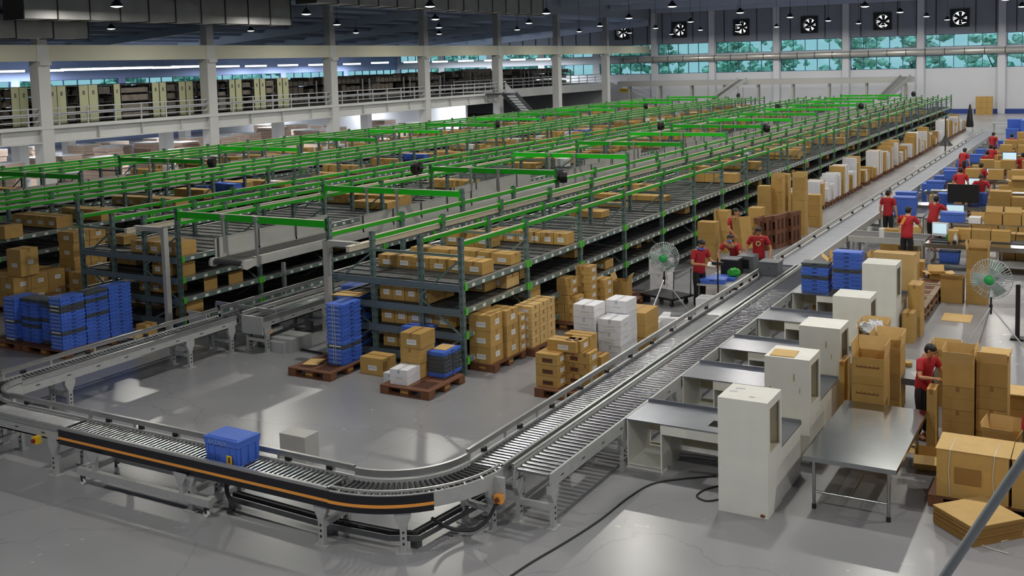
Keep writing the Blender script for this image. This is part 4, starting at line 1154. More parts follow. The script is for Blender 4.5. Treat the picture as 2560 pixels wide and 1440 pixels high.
# ================================================================ folded plastic crates
def crate_meshes(col, h=.077):
    def f():
        L, Wd = .57, .385; b = MB()
        b.box(-L/2+.012, -Wd/2+.012, 0, L/2-.012, Wd/2-.012, h*.55)
        b.box(-L/2, -Wd/2, h*.5, L/2, Wd/2, h-.004).box(-L/2+.03, -Wd/2+.03, h-.004, L/2-.03, Wd/2-.03, h)
        for s in (-1, 1):
            for q in range(5): b.box(-L/2+.06+.11*q, min(s*(Wd/2-.012), s*Wd/2), .006, -L/2+.075+.11*q, max(s*(Wd/2-.012), s*Wd/2), h*.5)
        b.box(-.05, -Wd/2-.001, h*.62, .05, -Wd/2+.01, h*.8, 1).box(-.05, Wd/2-.01, h*.62, .05, Wd/2+.001, h*.8, 1)
        for q in range(4):
            for s in (-1, 1): b.box(-.055+.03*q, min(s*Wd/2, s*(Wd/2+.001)), h*.62, -.037+.03*q, max(s*Wd/2, s*(Wd/2+.001)), h*.82, 1)
        cardm = MB().box(-.001, -.14, h*.56, .003, .14, h*.9)
        return b.mesh('folded_crate', ['crate_blue' if col == 'b' else 'crate_grey', 'crate_slot']), cardm.mesh('card_holder', ['crate_card' if col == 'b' else 'paper_label'])
    return cached(('cr', col, h), f)
CRG = 'folded crates in the %s'
def crates(x, y, z, n, rot, where, greys=(), h=.077, card=-1, jit=.006, wob=0):
    """a column of folded crates; each is a thing of its own"""
    for k in range(n):
        col = 'g' if k in greys else 'b'
        me, cm = crate_meshes(col, h)
        pos = '%s from bottom' % nth(k) if k < n-1 else 'topmost'
        o = put('folded_crate', me, None, (x+random.uniform(-jit, jit)+wob*(k/n), y+random.uniform(-jit, jit), z+h*k), rot+random.uniform(-.012, .012), '%s folded plastic crate, %s of the %s' % ('blue' if col == 'b' else 'grey', pos, where), 'crate', CRG % where)
        if card: put('card_holder', cm, o, (card*.285, 0, 0))
    return z+h*n
# pallet of blue crates at left: six columns
p0 = (-18.26, 13.47)
pallet(-18.95, 14.1, 'brown pallet carrying six columns of blue folded crates at left', 1.4, 1.3)
pallet(-20.28, 14.05, 'brown pallet under the leftmost columns of blue crates', 1.1, 1.2)
crates(-18.54, 13.78-.02, .15, 14, PI/2, 'front corner left-pallet column', (4, 10, 11), card=-1)
crates(-18.54, 14.37-.02, .15, 14, PI/2, 'middle right left-pallet column', (7, 11, 13), card=-1)
crates(-18.54, 14.96-.02, .15, 14, PI/2, 'rear right left-pallet column', card=-1)
crates(-19.03, 13.9, .15, 12, 0, 'film-covered column on the left pallet', (0, 6, 10, 11), card=0)
crates(-19.64, 13.86, .15, 12, 0, 'second left-pallet column', (4, 6, 11), card=0)
crates(-20.12, 13.82, .15, 12, PI/2, 'leftmost left-pallet column', (0, 5), card=-1)
crates(-19.03, 14.32, .15, 12, 0, 'hidden back left-pallet column', (), card=0)
b = MB(); random.seed(5)
n = 9
for i in range(n):
    for j in range(n):
        pass
V = [[(-19.32+.6*i/n, 13.7+.75*j/n, 1.085+random.uniform(0, .035)) for j in range(n+1)] for i in range(n+1)]
for i in range(n):
    for j in range(n): b.quad(V[i][j], V[i+1][j], V[i+1][j+1], V[i][j+1])
solid('plastic_sheet', b, 'clear', None, label='crumpled clear plastic sheet on top of the left blue crates', cat='plastic sheet')
# pallet with two columns right of the aisle
pallet(-12.83, 15.12, 'brown pallet under the two tall blue crate columns by the white portal', 1.02, 1.16)
e_ = crates(-12.60, 15.32, .15, 15, PI/2, 'tall column at centre, front', (4,), card=-1)
e_ = crates(-12.85, 15.95, .15, 15, PI/2, 'tall column at centre, back', (1, 3, 5, 7, 10), card=-1)
solid('cardboard_sheet', MB().rbox(-12.87, 15.9, e_+.005, .6, .45, .012, .15), 'kraft', label='loose cardboard sheet on top of the back blue column', cat='cardboard')
solid('cardboard_sheet', MB().rbox(-13.1, 15.0, .155, .3, .4, .01, .3), 'kraft', label='cardboard sheet lying on the pallet beside the tall blue crates', cat='cardboard')
b = MB()
for x in (-12.63, -12.58): b.box(x-.004, 15.02, .16, x+.004, 15.024, 1.3)
solid('strapping', b, 'twine', label='two white straps down the front of the tall blue column', cat='strap')
p = W(803, 684, .9)
for k in range(6):
    me, cm = crate_meshes('g' if k in (0, 2) else 'b')
    put('folded_crate', me, None, (-13.75, 17.2, ZR+.003+.077*k), .1, '%s folded crate, %s in the pile on the aisle conveyor' % ('grey' if k in (0, 2) else 'blue', nth(k)), 'crate', CRG % 'pile behind the white portal post')
put('crate_table', MB().box(-14.05, 16.95, .66, -13.46, 17.45, ZR).box(-14.0, 17.0, 0, -13.95, 17.05, .66).box(-13.55, 17.0, 0, -13.5, 17.05, .66).box(-14.0, 17.35, 0, -13.95, 17.4, .66).box(-13.55, 17.35, 0, -13.5, 17.4, .66).mesh('crate_table', ['conv_frame']), None, label='small grey table beside the aisle conveyor under a crate pile', cat='table')
# pallet with white boxes, cartons and dark crates
pallet(-10.58, 14.98, 'brown pallet with white boxes, a carton column and dark crates', 1.04, 1.14)
wl = 'white printed box, %s on the pallet before the rack'
carton(-10.79, 14.74, .15, .36, .42, .27, 'small white printed box at front, on the near pallet', None, .05, 'white', 'f')
carton(-11.12, 14.92, .0, .30, .36, .25, 'small white printed box at left, low beside the near pallet', None, -.05, 'white', 'f')
for k, (w_, h) in enumerate(((.40, .27), (.40, .27), (.42, .27))):
    carton(-10.83+.015*k, 15.18, .15+.275*k, w_, .5, h, 'brown carton, %s of the column of three on the near pallet' % ('lowest', 'middle', 'topmost with white label')[k], None, -.06+.06*k, 'brown', 'f' if k == 2 else '')
crates(-10.44, 15.47, .15, 6, PI/2, 'short grey column on the near pallet', (1, 2, 3, 4), card=1)
solid('cardboard_sheet', MB().rbox(-10.46, 15.5, .15+.077*6+.002, .28, .36, .008, .05), 'kraft', label='small cardboard square on top of the short grey crates', cat='cardboard')
carton(-11.9, 15.42, 0, .52, .42, .32, 'brown carton standing on the floor left of the near pallet', None, .0, 'brown', 'f')
pallet(-10.95, 16.2, 'brown pallet half hidden behind the carton column', .9, .9)
crates(-11.28, 15.92, .15, 9, 0, 'stack behind the three-carton column', (2, 6), card=0)
# pallets along the front of the right rack
PAL = []
pallet(-10.12, 16.85, 'brown pallet with large labelled cartons beside the rack corner', .55, 1.2)
pallet(-9.98, 18.0, 'brown pallet under pale cartons beside the rack', .6, 1.0)
for k in range(3):
    carton(-10.17, 16.5, .15+.305*k, .46, .46, .30, 'labelled brown carton, %s of the front column on the corner pallet' % ('lowest', 'middle', 'top')[k], None, .02*k, 'brown', 'fr')
for k in range(3): carton(-10.12, 17.0, .15+.3*k, .48, .44, .295, 'labelled brown carton, %s in the second column on corner pallet' % ('lowest', 'middle', 'top')[k], None, 0, 'brown', 'r')
for k in range(4): carton(-10.05, 17.35, .15+.185*k, .38, .24, .18, 'small labelled carton, %s in the narrow column on corner pallet' % nth(k), None, 0, 'brown', 'fr')
for q, (dx, dy) in enumerate(((0, 0), (0, .33), (.0, .66))):
    for k in range(5): carton(-9.97+dx, 17.72+dy, .15+.165*k, .4, .31, .16, 'pale carton, %s from bottom, %s column of the pale pallet load' % (nth(k), ('front', 'middle', 'back')[q]), None, random.uniform(-.02, .02), 'kraft', 'f')
pallet(-10.12, 20.1, 'brown pallet with strapped brown cartons at the rack foot', .9, 1.1)
for q, (dx, dy, n) in enumerate(((0, 0, 3), (.3, .0, 3))): pass
for q, (x, y, n, wd) in enumerate(((-10.35, 19.9, 3, .33), (-10.02, 19.92, 3, .3))):
    for k in range(n): carton(x, y, .15+.185*k, wd, .34, .18, 'strapped carton, %s from bottom, %s front column at rack foot' % (nth(k), ('left', 'right')[q]), None, 0, 'brown', 'r')
for k in range(2): carton(-10.2, 19.95, .71+.185*k, .34, .34, .18, 'strapped carton, %s of the pair topping the front columns' % ('lower', 'upper')[k], None, 0, 'brown', 'r')
for k in range(6): carton(-9.98, 20.45, .15+.185*k, .34, .36, .18, 'strapped carton, %s from bottom of the tallest rack-foot column' % nth(k), None, 0, 'brown', 'r')
for k in range(4): carton(-9.82, 20.95, .15+.185*k, .3, .42, .18, 'strapped carton, %s from bottom of the back rack-foot column' % nth(k), None, 0, 'brown', 'r')
pallet(-9.95, 21.3, 'brown empty pallet in line along the rack foot', .8, 1.1)
pallet(-9.95, 22.5, 'brown pallet carrying one open carton along the rack foot', .8, 1.1)
open_carton(-9.95, 22.3, .15, .36, .36, .42, 'single open brown carton on a pallet beside the rack', .1, (0, 1, 0, 1), (20, 70, 70, 70))
# pallet beside the long conveyor: brown cartons and white boxes
pallet(-8.05, 15.95, 'brown pallet of brown cartons beside the long conveyor', .98, 1.15)
for q, (x, y, n, wd) in enumerate(((-8.36, 15.67, 3, .42), (-8.0, 15.98, 4, .30), (-7.78, 15.98, 3, .18))):
    for k in range(n): carton(x, y, .15+.195*k, wd, .34, .19, 'printed brown carton, %s from bottom, %s column by the long conveyor' % (nth(k), ('front left', 'middle', 'right')[q]), None, 0, 'brown', 'fr' if q < 2 else 'r', dark=True)
for k in range(2): carton(-8.18, 15.88, .735+.0*k, .55, .3, .19, 'wide brown carton laid across the columns by the long conveyor') if k == 0 else None
carton(-8.1, 16.32, .15, .5, .3, .78, 'tall brown carton behind the printed ones by the long conveyor', None, 0, 'brown', '')
for k in range(2): carton(-7.72, 16.3, .15+.225*k, .2, .34, .22, 'small plain carton, %s of two at the right end by the conveyor' % ('lower', 'upper')[k], None, 0, 'brown', '')
pallet(-7.95, 17.35, 'brown pallet under the white boxes by the long conveyor', 1.0, 1.1)
for k in range(5): carton(-8.25, 17.0, .15+.235*k, .42, .46, .23, 'white printed box, %s from bottom of the left white column' % nth(k), None, random.uniform(-.03, .03), 'white', 'fr')
for k in range(4): carton(-7.78, 17.05, .15+.235*k, .44, .46, .23, 'white printed box, %s from bottom of the right white column' % nth(k), None, random.uniform(-.04, .04), 'white', 'fr')
for k in range(5): carton(-7.86, 17.55, .15+.235*k, .42, .46, .23, 'white printed box, %s from bottom of the rear white column' % nth(k), None, random.uniform(-.03, .03), 'white', 'f')
for k in range(3): carton(-8.35, 17.5, .15+.235*k, .36, .42, .23, 'white box, %s of the half-hidden white column at back left' % nth(k), None, .05, 'white', 'f')
for k in range(2): carton(-7.84, 18.35, .48*k, .5, .7, .47, 'large plain brown carton, %s of two behind the white boxes' % ('lower', 'upper')[k], None, .03, 'brown', '')
carton(-7.75, 20.0, 0, .6, .55, .45, 'white box with printing on the floor behind the brown pair', None, .15, 'white', 'f')
carton(-8.05, 19.6, 0, .25, .4, .4, 'narrow white box standing beside the conveyor rail', None, .1, 'white', '')
solid('dark_folder', MB().rbox(-7.68, 20.08, .452, .38, .3, .02, .3), 'machine', label='dark flat folder lying on the white floor box', cat='folder')
carton(-9.55, 23.8, 0, .45, .5, .5, 'large white printed carton, lower one beside the black trolley', None, .05, 'white', 'fr')
carton(-9.56, 23.8, .502, .46, .52, .32, 'large white printed carton, upper one beside the black trolley', None, .02, 'white', 'fr')
# platform trolley
t = thing('platform_trolley', 'black platform trolley on castors in front of the rack', 'trolley', (-9.05, 22.8, 0), R_(-20))
solid('platform', MB().box(-.5, -.36, .17, .5, .36, .22).box(-.52, -.38, .19, .52, .38, .21), 'black', t)
for x in (-.38, .38):
    for y in (-.25, .25):
        o = solid('caster', MB().cyl((x, y-.02, .06), (x, y+.02, .06), .06, 12), 'rubber', t); solid('fork', MB().box(x-.03, y-.035, .06, x+.03, y-.024, .17).box(x-.03, y+.024, .06, x+.03, y+.035, .17), 'steel_dark', o)
solid('handle', MB().tube([(.48, -.3, .22), (.5, -.3, .85), (.5, .3, .85), (.48, .3, .22)], .016, 8), 'steel_dark', t, True)
# ---- pedestal fans
def pedestal_fan(x, y, label, rot, hz, rad, spread, tilt=0.0):
    t = thing('pedestal_fan', label, 'fan', (x, y, 0), rot)
    zj = hz-rad*1.28
    for k in range(3):
        a = PI/2+2*PI*k/3+PI/6
        solid('leg', MB().tube([(0, 0, zj*.95), (spread*cos(a), spread*sin(a), .012)], .014, 7), 'alu', t, True)
    solid('pole', MB().cyl((0, 0, zj*.8), (0, 0, hz-rad*.9), .018, 8).cyl((0, 0, zj*.9), (0, 0, zj), .03, 8), 'black', t)
    solid('yoke', MB().tube([(-.05, .02, hz-rad*.95), (-.03, .06, hz-.12), (0, .08, hz)], .012, 6).tube([(.05, .02, hz-rad*.95), (.03, .06, hz-.12), (0, .08, hz)], .012, 6), 'alu', t)
    b = MB(); n = 44
    for k in range(n):
        a = 2*PI*k/n; c, s = cos(a), sin(a)
        for sg in (-1, 1): b.tube([(.07*c, sg*.15, hz+.07*s), (rad*.6*c, sg*.13, hz+rad*.6*s), (rad*.95*c, sg*.05, hz+rad*.95*s), (rad*c, 0, hz+rad*s)], .0045, 4)
    for r, yy in ((1, 0), (.62, .13), (.62, -.13), (.3, .15), (.3, -.15)): b.tube([(rad*r*cos(2*PI*k/28), yy, hz+rad*r*sin(2*PI*k/28)) for k in range(28)], .006 if r == 1 else .004, 5, closed=True)
    solid('cage', b, 'fan_wire', t)
    solid('hub_cap', MB().ell((0, -.12, hz), .1, .08, .1, 14, 8), 'fan_green', t, True, label='green hub cap')
    solid('motor', MB().lathe([(.001, 0), (.08, 0), (.08, .2), (.001, .22)], 12, c=(0, .02, hz), axis='y'), 'black', t)
    bm = MB().hexa([(-.05, -.02, .08), (.09, .03, .08), (.09, .034, .08), (-.05, -.016, .08), (-.13, -.03, rad*.86), (.13, .05, rad*.86), (.13, .054, rad*.86), (-.13, -.026, rad*.86)]).mesh('blade', ['fan_blade'])
    for k in range(3):
        o = put('blade', bm, t, (0, -.04, hz)); o.rotation_euler = (0, 2*PI*k/3+.4, 0)
    return t
p = W(1688, 800, 0)
pedestal_fan(-8.62, 21.6, 'silver pedestal fan with green hub by the trolley', R_(15), 1.32, .34, .62)
pedestal_fan(-1.95, 21.3, 'silver pedestal fan with green hub near the right edge', R_(-10), 1.42, .38, .75)
solid('fan_stand_post', MB().box(-1.62, 22.5, 0, -1.54, 22.58, 1.1).box(-1.7, 22.4, 0, -1.46, 22.66, .04), 'black', label='black post standing behind the right pedestal fan', cat='post')
# ================================================================ workstations
def workstation(i, yc, yd, tag, hole=False, stain=False, tall=1.47):
    x0, x1 = -5.84, -4.25
    t = thing('desk', 'cream desk with steel top, '+tag, 'desk', (x0, yd, 0)); L = 2.21
    pan = lambda nm, *a: solid(nm, MB().box(*a), 'melamine', t)
    D = .82
    pan('side_panel', 0, 0, 0, .02, D, .70); pan('side_panel', .50, 0, 0, .52, D, .70); pan('side_panel', L-.02, yc+.625-yd, 0, L, D, .70)
    solid('back_panel', MB().box(.02, D-.02, .3, .5, D, .70).box(.02, D-.02, 0, .5, D, .12), 'melamine_in', t); solid('back_panel', MB().box(.52, D-.02, .14, L-.02, D, .70), 'melamine_in', t)
    pan('bottom_shelf', .02, .0, .06, .5, D-.02, .08); pan('kick_board', .02, .02, 0, .5, .035, .06); pan('apron', .52, .0, .56, L-.02, .02, .70); pan('foot_rail', .52, D-.1, 0, L-.02, D-.08, .09)
    b = MB()
    b.box(L-.3, yc+.63-yd, .70, L+.01, -.015, .715)
    if hole: b.box(-.01, -.015, .70, 1.12, D+.01, .715).box(1.12, -.015, .70, 1.32, .18, .715).box(1.12, .42, .70, 1.32, D+.01, .715).box(1.32, -.015, .70, L+.01, D+.01, .715)
    else: b.box(-.01, -.015, .70, L+.01, D+.01, .715)
    b.box(-.01, D-.002, .715, L+.01, D+.01, .76)
    solid('steel_top', b, 'sheet', t, label='worn steel worktop sheet')
    # tower cabinet
    c = thing('cabinet', 'tall cream cabinet at the right end of a desk, '+tag, 'cabinet', (x1, yc, 0)); w_, d_, h = .635, .62, tall
    solid('front_panel', MB().box(0, 0, 0, w_, .02, h-.02), 'melamine', c); solid('left_panel', MB().box(0, .02, 0, .02, d_, h-.02), 'melamine', c)
    solid('back_panel', MB().box(.02, d_-.02, 0, w_-.02, d_, h-.02), 'melamine_in', c)
    b = MB(); X0, X1 = w_-.02, w_
    b.box(X0, .02, 0, X1, d_, h-.68).box(X0, .02, h-.68, X1, .1, h-.02).box(X0, d_-.07, h-.68, X1, d_, h-.02).box(X0, .1, h-.1, X1, d_-.07, h-.02)
    solid('side_panel', b, 'melamine', c)
    solid('inner_shelf', MB().box(.02, .02, h-.7, w_-.02, d_-.02, h-.68), 'melamine_in', c)
    b = MB().box(0, 0, h-.02, w_, d_, h); solid('top_panel', b, 'melamine', c)
    if hole:
        solid('slot', MB().ell((w_*.62, .16, h+.001), .045, .018, .002, 12, 3), 'stain', c)
        b = MB(); b.rbox(w_*.25, .44, h+.0005, .12, .06, .001, .3); b.rbox(w_*.18, .3, h+.0005, .1, .05, .001, .2); solid('scuff', b, 'white_shade', c)
        b = MB(); b.ell((w_-.07, -.0005, .03), .035, .002, .025, 10, 4); solid('chipped_corner', b, 'cardboard_inside', c)
    if stain:
        b = MB()
        for a, z, q in ((.42, 1.2, .02), (.5, 1.02, .014), (.08, 1.0, .016)): b.ell((a, -.0005, z), q*.6, .0015, q*3.4, 10, 4)
        solid('rust_stain', b, 'stain', c)
ws = ['nearest one', 'second from the front', 'third from the front', 'fourth from the front', 'farthest in the row']
for i, (yc, yd) in enumerate(((12.37, 13.15), (14.40, 15.34), (16.29, 17.14), (18.56, 19.41), (21.05, 21.86))):
    workstation(i, yc, yd, ws[i], i == 0, i in (1, 2), 1.47 if i < 4 else 1.60)
solid('cardboard_sheet', MB().rbox(-4.02, 14.62, 1.472, .34, .34, .012, .05), 'kraft', label='flat cardboard piece lying on top of the second cabinet', cat='cardboard')
crates(-5.42, 22.25, .717, 7, 0, 'left pile on the farthest desk', (3, 6), h=.088, card=0)
crates(-4.78, 22.3, .717, 10, 0, 'right pile on the farthest desk', (0, 5), h=.088, card=0)
# ================================================================ stainless steel table
t = thing('steel_table', 'large bare stainless steel table on the floor at right', 'table', (-3.33, 12.9, 0)); L, Wd = 1.13, 2.42
solid('tabletop', MB().box(0, 0, .655, L, Wd, .68).box(0, 0, .62, L, .012, .655).box(0, Wd-.012, .62, L, Wd, .655).box(0, .012, .62, .012, Wd-.012, .655).box(L-.012, .012, .62, L, Wd-.012, .655), 'steel', t)
for x in (.13, L-.1):
    for y in (.06, Wd-.25):
        o = solid('leg', MB().cyl((x, y, .05), (x, y, .65), .022, 12), 'steel', t, True); solid('rubber_foot', MB().cyl((x, y, 0), (x, y, .06), .028, 12), 'rubber', o)
solid('stretcher', MB().cyl((.13, .06, .22), (L-.1, .06, .22), .014, 10), 'steel', t, True)
solid('stretcher', MB().cyl((.13, Wd-.25, .22), (L-.1, Wd-.25, .22), .014, 10), 'steel', t, True)
solid('stretcher', MB().cyl(((.03+L)/2, .06, .22), ((.03+L)/2, Wd-.25, .22), .014, 10), 'steel', t, True)
# ---- steel guy cable close to the camera
solid('guy_cable', MB().cyl((-2.62, 3, 0), (1.9, 3, 8.6), .0135, 10), 'rope', None, True, label='taut grey steel cable slanting across the lower right corner', cat='cable')
# ================================================================ people
def skin(verts, edges, rad, roots, sub=1):
    me = bpy.data.meshes.new('tmp'); me.from_pydata([tuple(v) for v in verts], edges, [])
    o = bpy.data.objects.new('tmp', me); COL.objects.link(o)
    md = o.modifiers.new('s', 'SKIN'); md.use_smooth_shade = True; md.branch_smoothing = .3
    if not me.skin_vertices: me.skin_vertices.new() if hasattr(me.skin_vertices, 'new') else None
    for i, r in enumerate(rad):
        sv = me.skin_vertices[0].data[i]; sv.radius = r if isinstance(r, tuple) else (r, r); sv.use_root = i in roots
    s = o.modifiers.new('u', 'SUBSURF'); s.levels = sub; s.render_levels = sub
    dg = bpy.context.evaluated_depsgraph_get(); e = bpy.data.meshes.new_from_object(o.evaluated_get(dg))
    V = [tuple(v.co) for v in e.vertices]; F = [tuple(p.vertices) for p in e.polygons]
    bpy.data.objects.remove(o); bpy.data.meshes.remove(me); bpy.data.meshes.remove(e)
    return V, F
def addmesh(b, VF, m=0):
    i = len(b.v); b.v += VF[0]
    for f in VF[1]: b.f.append(tuple(i+k for k in f)); b.m.append(m)
def person(x, y, yaw, h, label, lean=0, armL=None, armR=None, head=(0, 0), legs=((.0, 0), (.0, 0)), hair='short', shirt='shirt', fingers=True, z=0.0, female=False, mask=False, extra=None):
    """faces -y at yaw 0.  armL/armR: (elbow offset, wrist offset) from the shoulder; legs: (knee forward, foot forward)"""
    s = h/1.7
    t = thing('person', label, 'person', (x, y, z), yaw)
    ca, sa = cos(R_(lean)), sin(R_(lean)); PZ = .95
    def L(p):       # lean of everything above the pelvis
        x_, y_, z_ = p
        if z_ <= PZ: return Vector(p)*s
        dz = z_-PZ; return Vector((x_, y_*ca-dz*sa, PZ+y_*sa+dz*ca))*s
    def vv(p): return Vector(p)
    sw = .165 if female else .18
    J = dict(pel=L((0, 0, .95)), bel=L((0, 0, 1.10)), che=L((0, 0, 1.27)), upc=L((0, .0, 1.40)), nb=L((0, .0, 1.455)))
    nk = J['nb']
    hp, hy = R_(head[0]), R_(head[1])
    def HD(p):      # head points: pitch then turn, about the neck base
        q = Vector(p); q = Vector((q.x, q.y*cos(hp)-q.z*sin(hp), q.y*sin(hp)+q.z*cos(hp)))
        q = Vector((q.x*cos(hy)-q.y*sin(hy), q.x*sin(hy)+q.y*cos(hy), q.z))
        return nk+q*s
    V = [J['pel'], J['bel'], J['che'], J['upc'], J['nb'], HD((0, -.01, .06)), HD((0, -.022, .135)), HD((0, -.012, .195))]
    Rr = [(.135, .10), (.125, .095), (.148, .105), (.105, .08), .058, .052, (.070, .086), (.060, .072)]
    E = [(i, i+1) for i in range(7)]
    arms = {}
    for sg, arm in ((-1, armR), (1, armL)):
        if arm is None: arm = ((.07*sg, .02, -.28), (.09*sg, -.03, -.53))
        sh = L((sg*sw, 0, 1.405)); el = sh+vv(arm[0])*s; wr = sh+vv(arm[1])*s
        d = (wr-el).normalized(); pa = wr+d*.05*s; pe = wr+d*.09*s
        i = len(V); V += [sh, sh.lerp(el, .35), el, el.lerp(wr, .3), wr, pa, pe]
        Rr += [.058, .050, .038, .037, .025, (.034, .020), (.032, .016)]
        E += [(3, i), (i, i+1), (i+1, i+2), (i+2, i+3), (i+3, i+4), (i+4, i+5), (i+5, i+6)]
        arms[sg] = (sh, el, wr, d, pe)
    for sg, lg in ((-1, legs[0]), (1, legs[1])):
        hi = Vector((sg*.085, 0, .90))*s; kn = Vector((sg*.095, -.02-lg[0], .49+abs(lg[0])*.1))*s; an = Vector((sg*.10, .02-lg[1], .085))*s; to = an+Vector((sg*.02, -.15, -.05))*s
        i = len(V); V += [hi, hi.lerp(kn, .5), kn, kn.lerp(an, .35), an, to]
        Rr += [.085, .078, .055, .055, .036, (.038, .026)]
        E += [(0, i), (i, i+1), (i+1, i+2), (i+2, i+3), (i+3, i+4), (i+4, i+5)]
    Rs = [tuple(c*s for c in (r if isinstance(r, tuple) else (r, r))) for r in Rr]
    b = MB(); addmesh(b, skin(V, E, Rs, {0}, 2 if fingers else 1))
    if fingers:
        for sg in (-1, 1):
            sh, el, wr, d, pe = arms[sg]
            side = d.cross(Vector((0, 0, 1))); side = side.normalized() if side.length > .1 else Vector((1, 0, 0))
            dn = d.cross(side).normalized()
            if dn.z > 0: dn = -dn
            fv, fe, fr, ro = [], [], [], set()
            for k, ln in enumerate((.062, .072, .068, .054)):
                o_ = side*((k-1.5)*.017*s); p0 = pe+o_-d*.012*s
                i = len(fv); ro.add(i)
                fv += [p0, p0+d*ln*.5*s+dn*.008*s, p0+d*ln*.85*s+dn*.026*s]; fe += [(i, i+1), (i+1, i+2)]; fr += [(.0085*s,)*2, (.008*s,)*2, (.0065*s,)*2]
            i = len(fv); ro.add(i); p0 = wr+d*.03*s-side*.026*s*sg
            fv += [p0, p0+(d*.5-side*sg*.8).normalized()*.035*s, p0+(d*.85-side*sg*.4).normalized()*.06*s+dn*.01*s]; fe += [(i, i+1), (i+1, i+2)]; fr += [(.010*s,)*2, (.0095*s,)*2, (.007*s,)*2]
            addmesh(b, skin(fv, fe, fr, ro, 1))
    # face: nose, ears, eyes, brows, mouth
    def blob(p, rx, ry, rz, m):
        c = HD(p); k = len(b.v); b.ell((0, 0, 0), rx*s, ry*s, rz*s, 8, 6, m)
        for q in range(k, len(b.v)):
            w_ = HD((0, 0, 0)); vx = Vector(b.v[q]); r = HD(vx/s)-w_
            b.v[q] = tuple(c+r)
    blob((0, -.108, .125), .013, .02, .02, 0)
    for e_ in (-1, 1):
        blob((e_*.076, .0, .13), .012, .02, .03, 0); blob((e_*.03, -.096, .148), .011, .008, .006, 2); blob((e_*.03, -.094, .168), .02, .008, .004, 2)
    blob((0, -.096, .085), .022, .01, .006, 3)
    me = b.mesh('body', ['skin', 'white_carton', 'hair', 'shirt'], True); put('body', me, t)
    # hair
    b = MB()
    def hcap(c, rx, ry, rz, a0, n=14, k=7):
        k0 = len(b.v); b.ell((0, 0, 0), rx, ry, rz, n, k, 0, a0)
        w_ = HD((0, 0, 0))
        for q in range(k0, len(b.v)): b.v[q] = tuple(HD(Vector(b.v[q])+Vector(c)))
    hcap((0, .016, .168), .084, .098, .074, -.12)
    hcap((0, .042, .135), .080, .074, .095, -1.1)
    if hair == 'long': hcap((0, .07, .04), .075, .05, .17, -PI/2)
    solid('hair', b, 'hair', t, True)
    # shirt
    V = [L((0, 0, .83)), L((0, 0, .95)), J['bel'], J['che'], L((0, 0, 1.40)), L((0, 0, 1.445))]; Rr = [(.172, .138), (.168, .132), (.158, .125), (.172, .13), (.128, .10), (.075, .07)]
    E = [(0, 1), (1, 2), (2, 3), (3, 4), (4, 5)]
    for sg in (-1, 1):
        sh, el, wr, d, pe = arms[sg]; i = len(V); V += [sh, sh.lerp(el, .4), sh.lerp(el, .72)]; Rr += [.072, .068, .066]; E += [(4, i), (i, i+1), (i+1, i+2)]
    b = MB(); addmesh(b, skin(V, E, [tuple(c*s for c in (r if isinstance(r, tuple) else (r, r))) for r in Rr], {0}, 2))
    solid('shirt', b, shirt, t, True)
    # trousers and shoes
    V = [L((0, 0, 1.08)), L((0, 0, .93))]; Rr = [(.14, .108), (.155, .122)]; E = [(0, 1)]
    ft = []
    for sg, lg in ((-1, legs[0]), (1, legs[1])):
        hi = Vector((sg*.085, 0, .88))*s; kn = Vector((sg*.095, -.02-lg[0], .49+abs(lg[0])*.1))*s; an = Vector((sg*.10, .02-lg[1], .085))*s
        i = len(V); V += [hi, hi.lerp(kn, .5), kn, kn.lerp(an, .5), an]; Rr += [.098, .09, .07, .066, .06]; E += [(1, i), (i, i+1), (i+1, i+2), (i+2, i+3), (i+3, i+4)]
        ft.append(an)
    b = MB(); addmesh(b, skin(V, E, [tuple(c*s for c in (r if isinstance(r, tuple) else (r, r))) for r in Rr], {0}, 1))
    solid('trousers', b, 'trousers', t, True)
    for an in ft:
        b = MB(); b.ell((an.x, an.y-.06*s, .035*s), .045*s, .13*s, .045*s, 10, 6); b.v = [(q[0], q[1], max(q[2], 0.0)) for q in b.v]
        solid('shoe', b, 'shoe', t, True)
    if mask:
        b = MB(); k0 = len(b.v); b.ell((0, 0, 0), .062, .05, .04, 12, 6)
        for q in range(k0, len(b.v)): b.v[q] = tuple(HD(Vector(b.v[q])+Vector((0, -.062, .085))))
        solid('face_mask', b, 'mask_blue', t, True, label='light blue face mask')
    if extra: extra(t, HD, J, s)
    return t
def neckcloth(t, HD, J, s):
    b = MB(); b.tube([tuple(HD((.085*cos(2*PI*k/14), .075*sin(2*PI*k/14)-.02, .03-.02*sin(2*PI*k/14)))) for k in range(14)], .024*s, 7, closed=True)
    solid('neck_scarf', b, 'crate_blue', t, True, label='blue and white scarf around the neck')
def emblem(t, HD, J, s):
    c = J['che']; b = MB().lathe([(.001, 0), (.062, 0), (.062, .004), (.001, .004)], 16, axis='y', c=(c.x, c.y-.132*s, c.z+.0)); b.lathe([(.001, -.002), (.04, -.002), (.04, 0), (.001, 0)], 12, 1, axis='y', c=(c.x, c.y-.132*s, c.z))
    solid('shirt_emblem', b, ['emblem', 'print_brown'], t)
    b = MB()
    for k in range(4): b.box(c.x+.05+.014*k, c.y-.128*s, c.z+.085, c.x+.06+.014*k, c.y-.115*s, c.z+.1)
    solid('shirt_print', b, 'emblem', t)
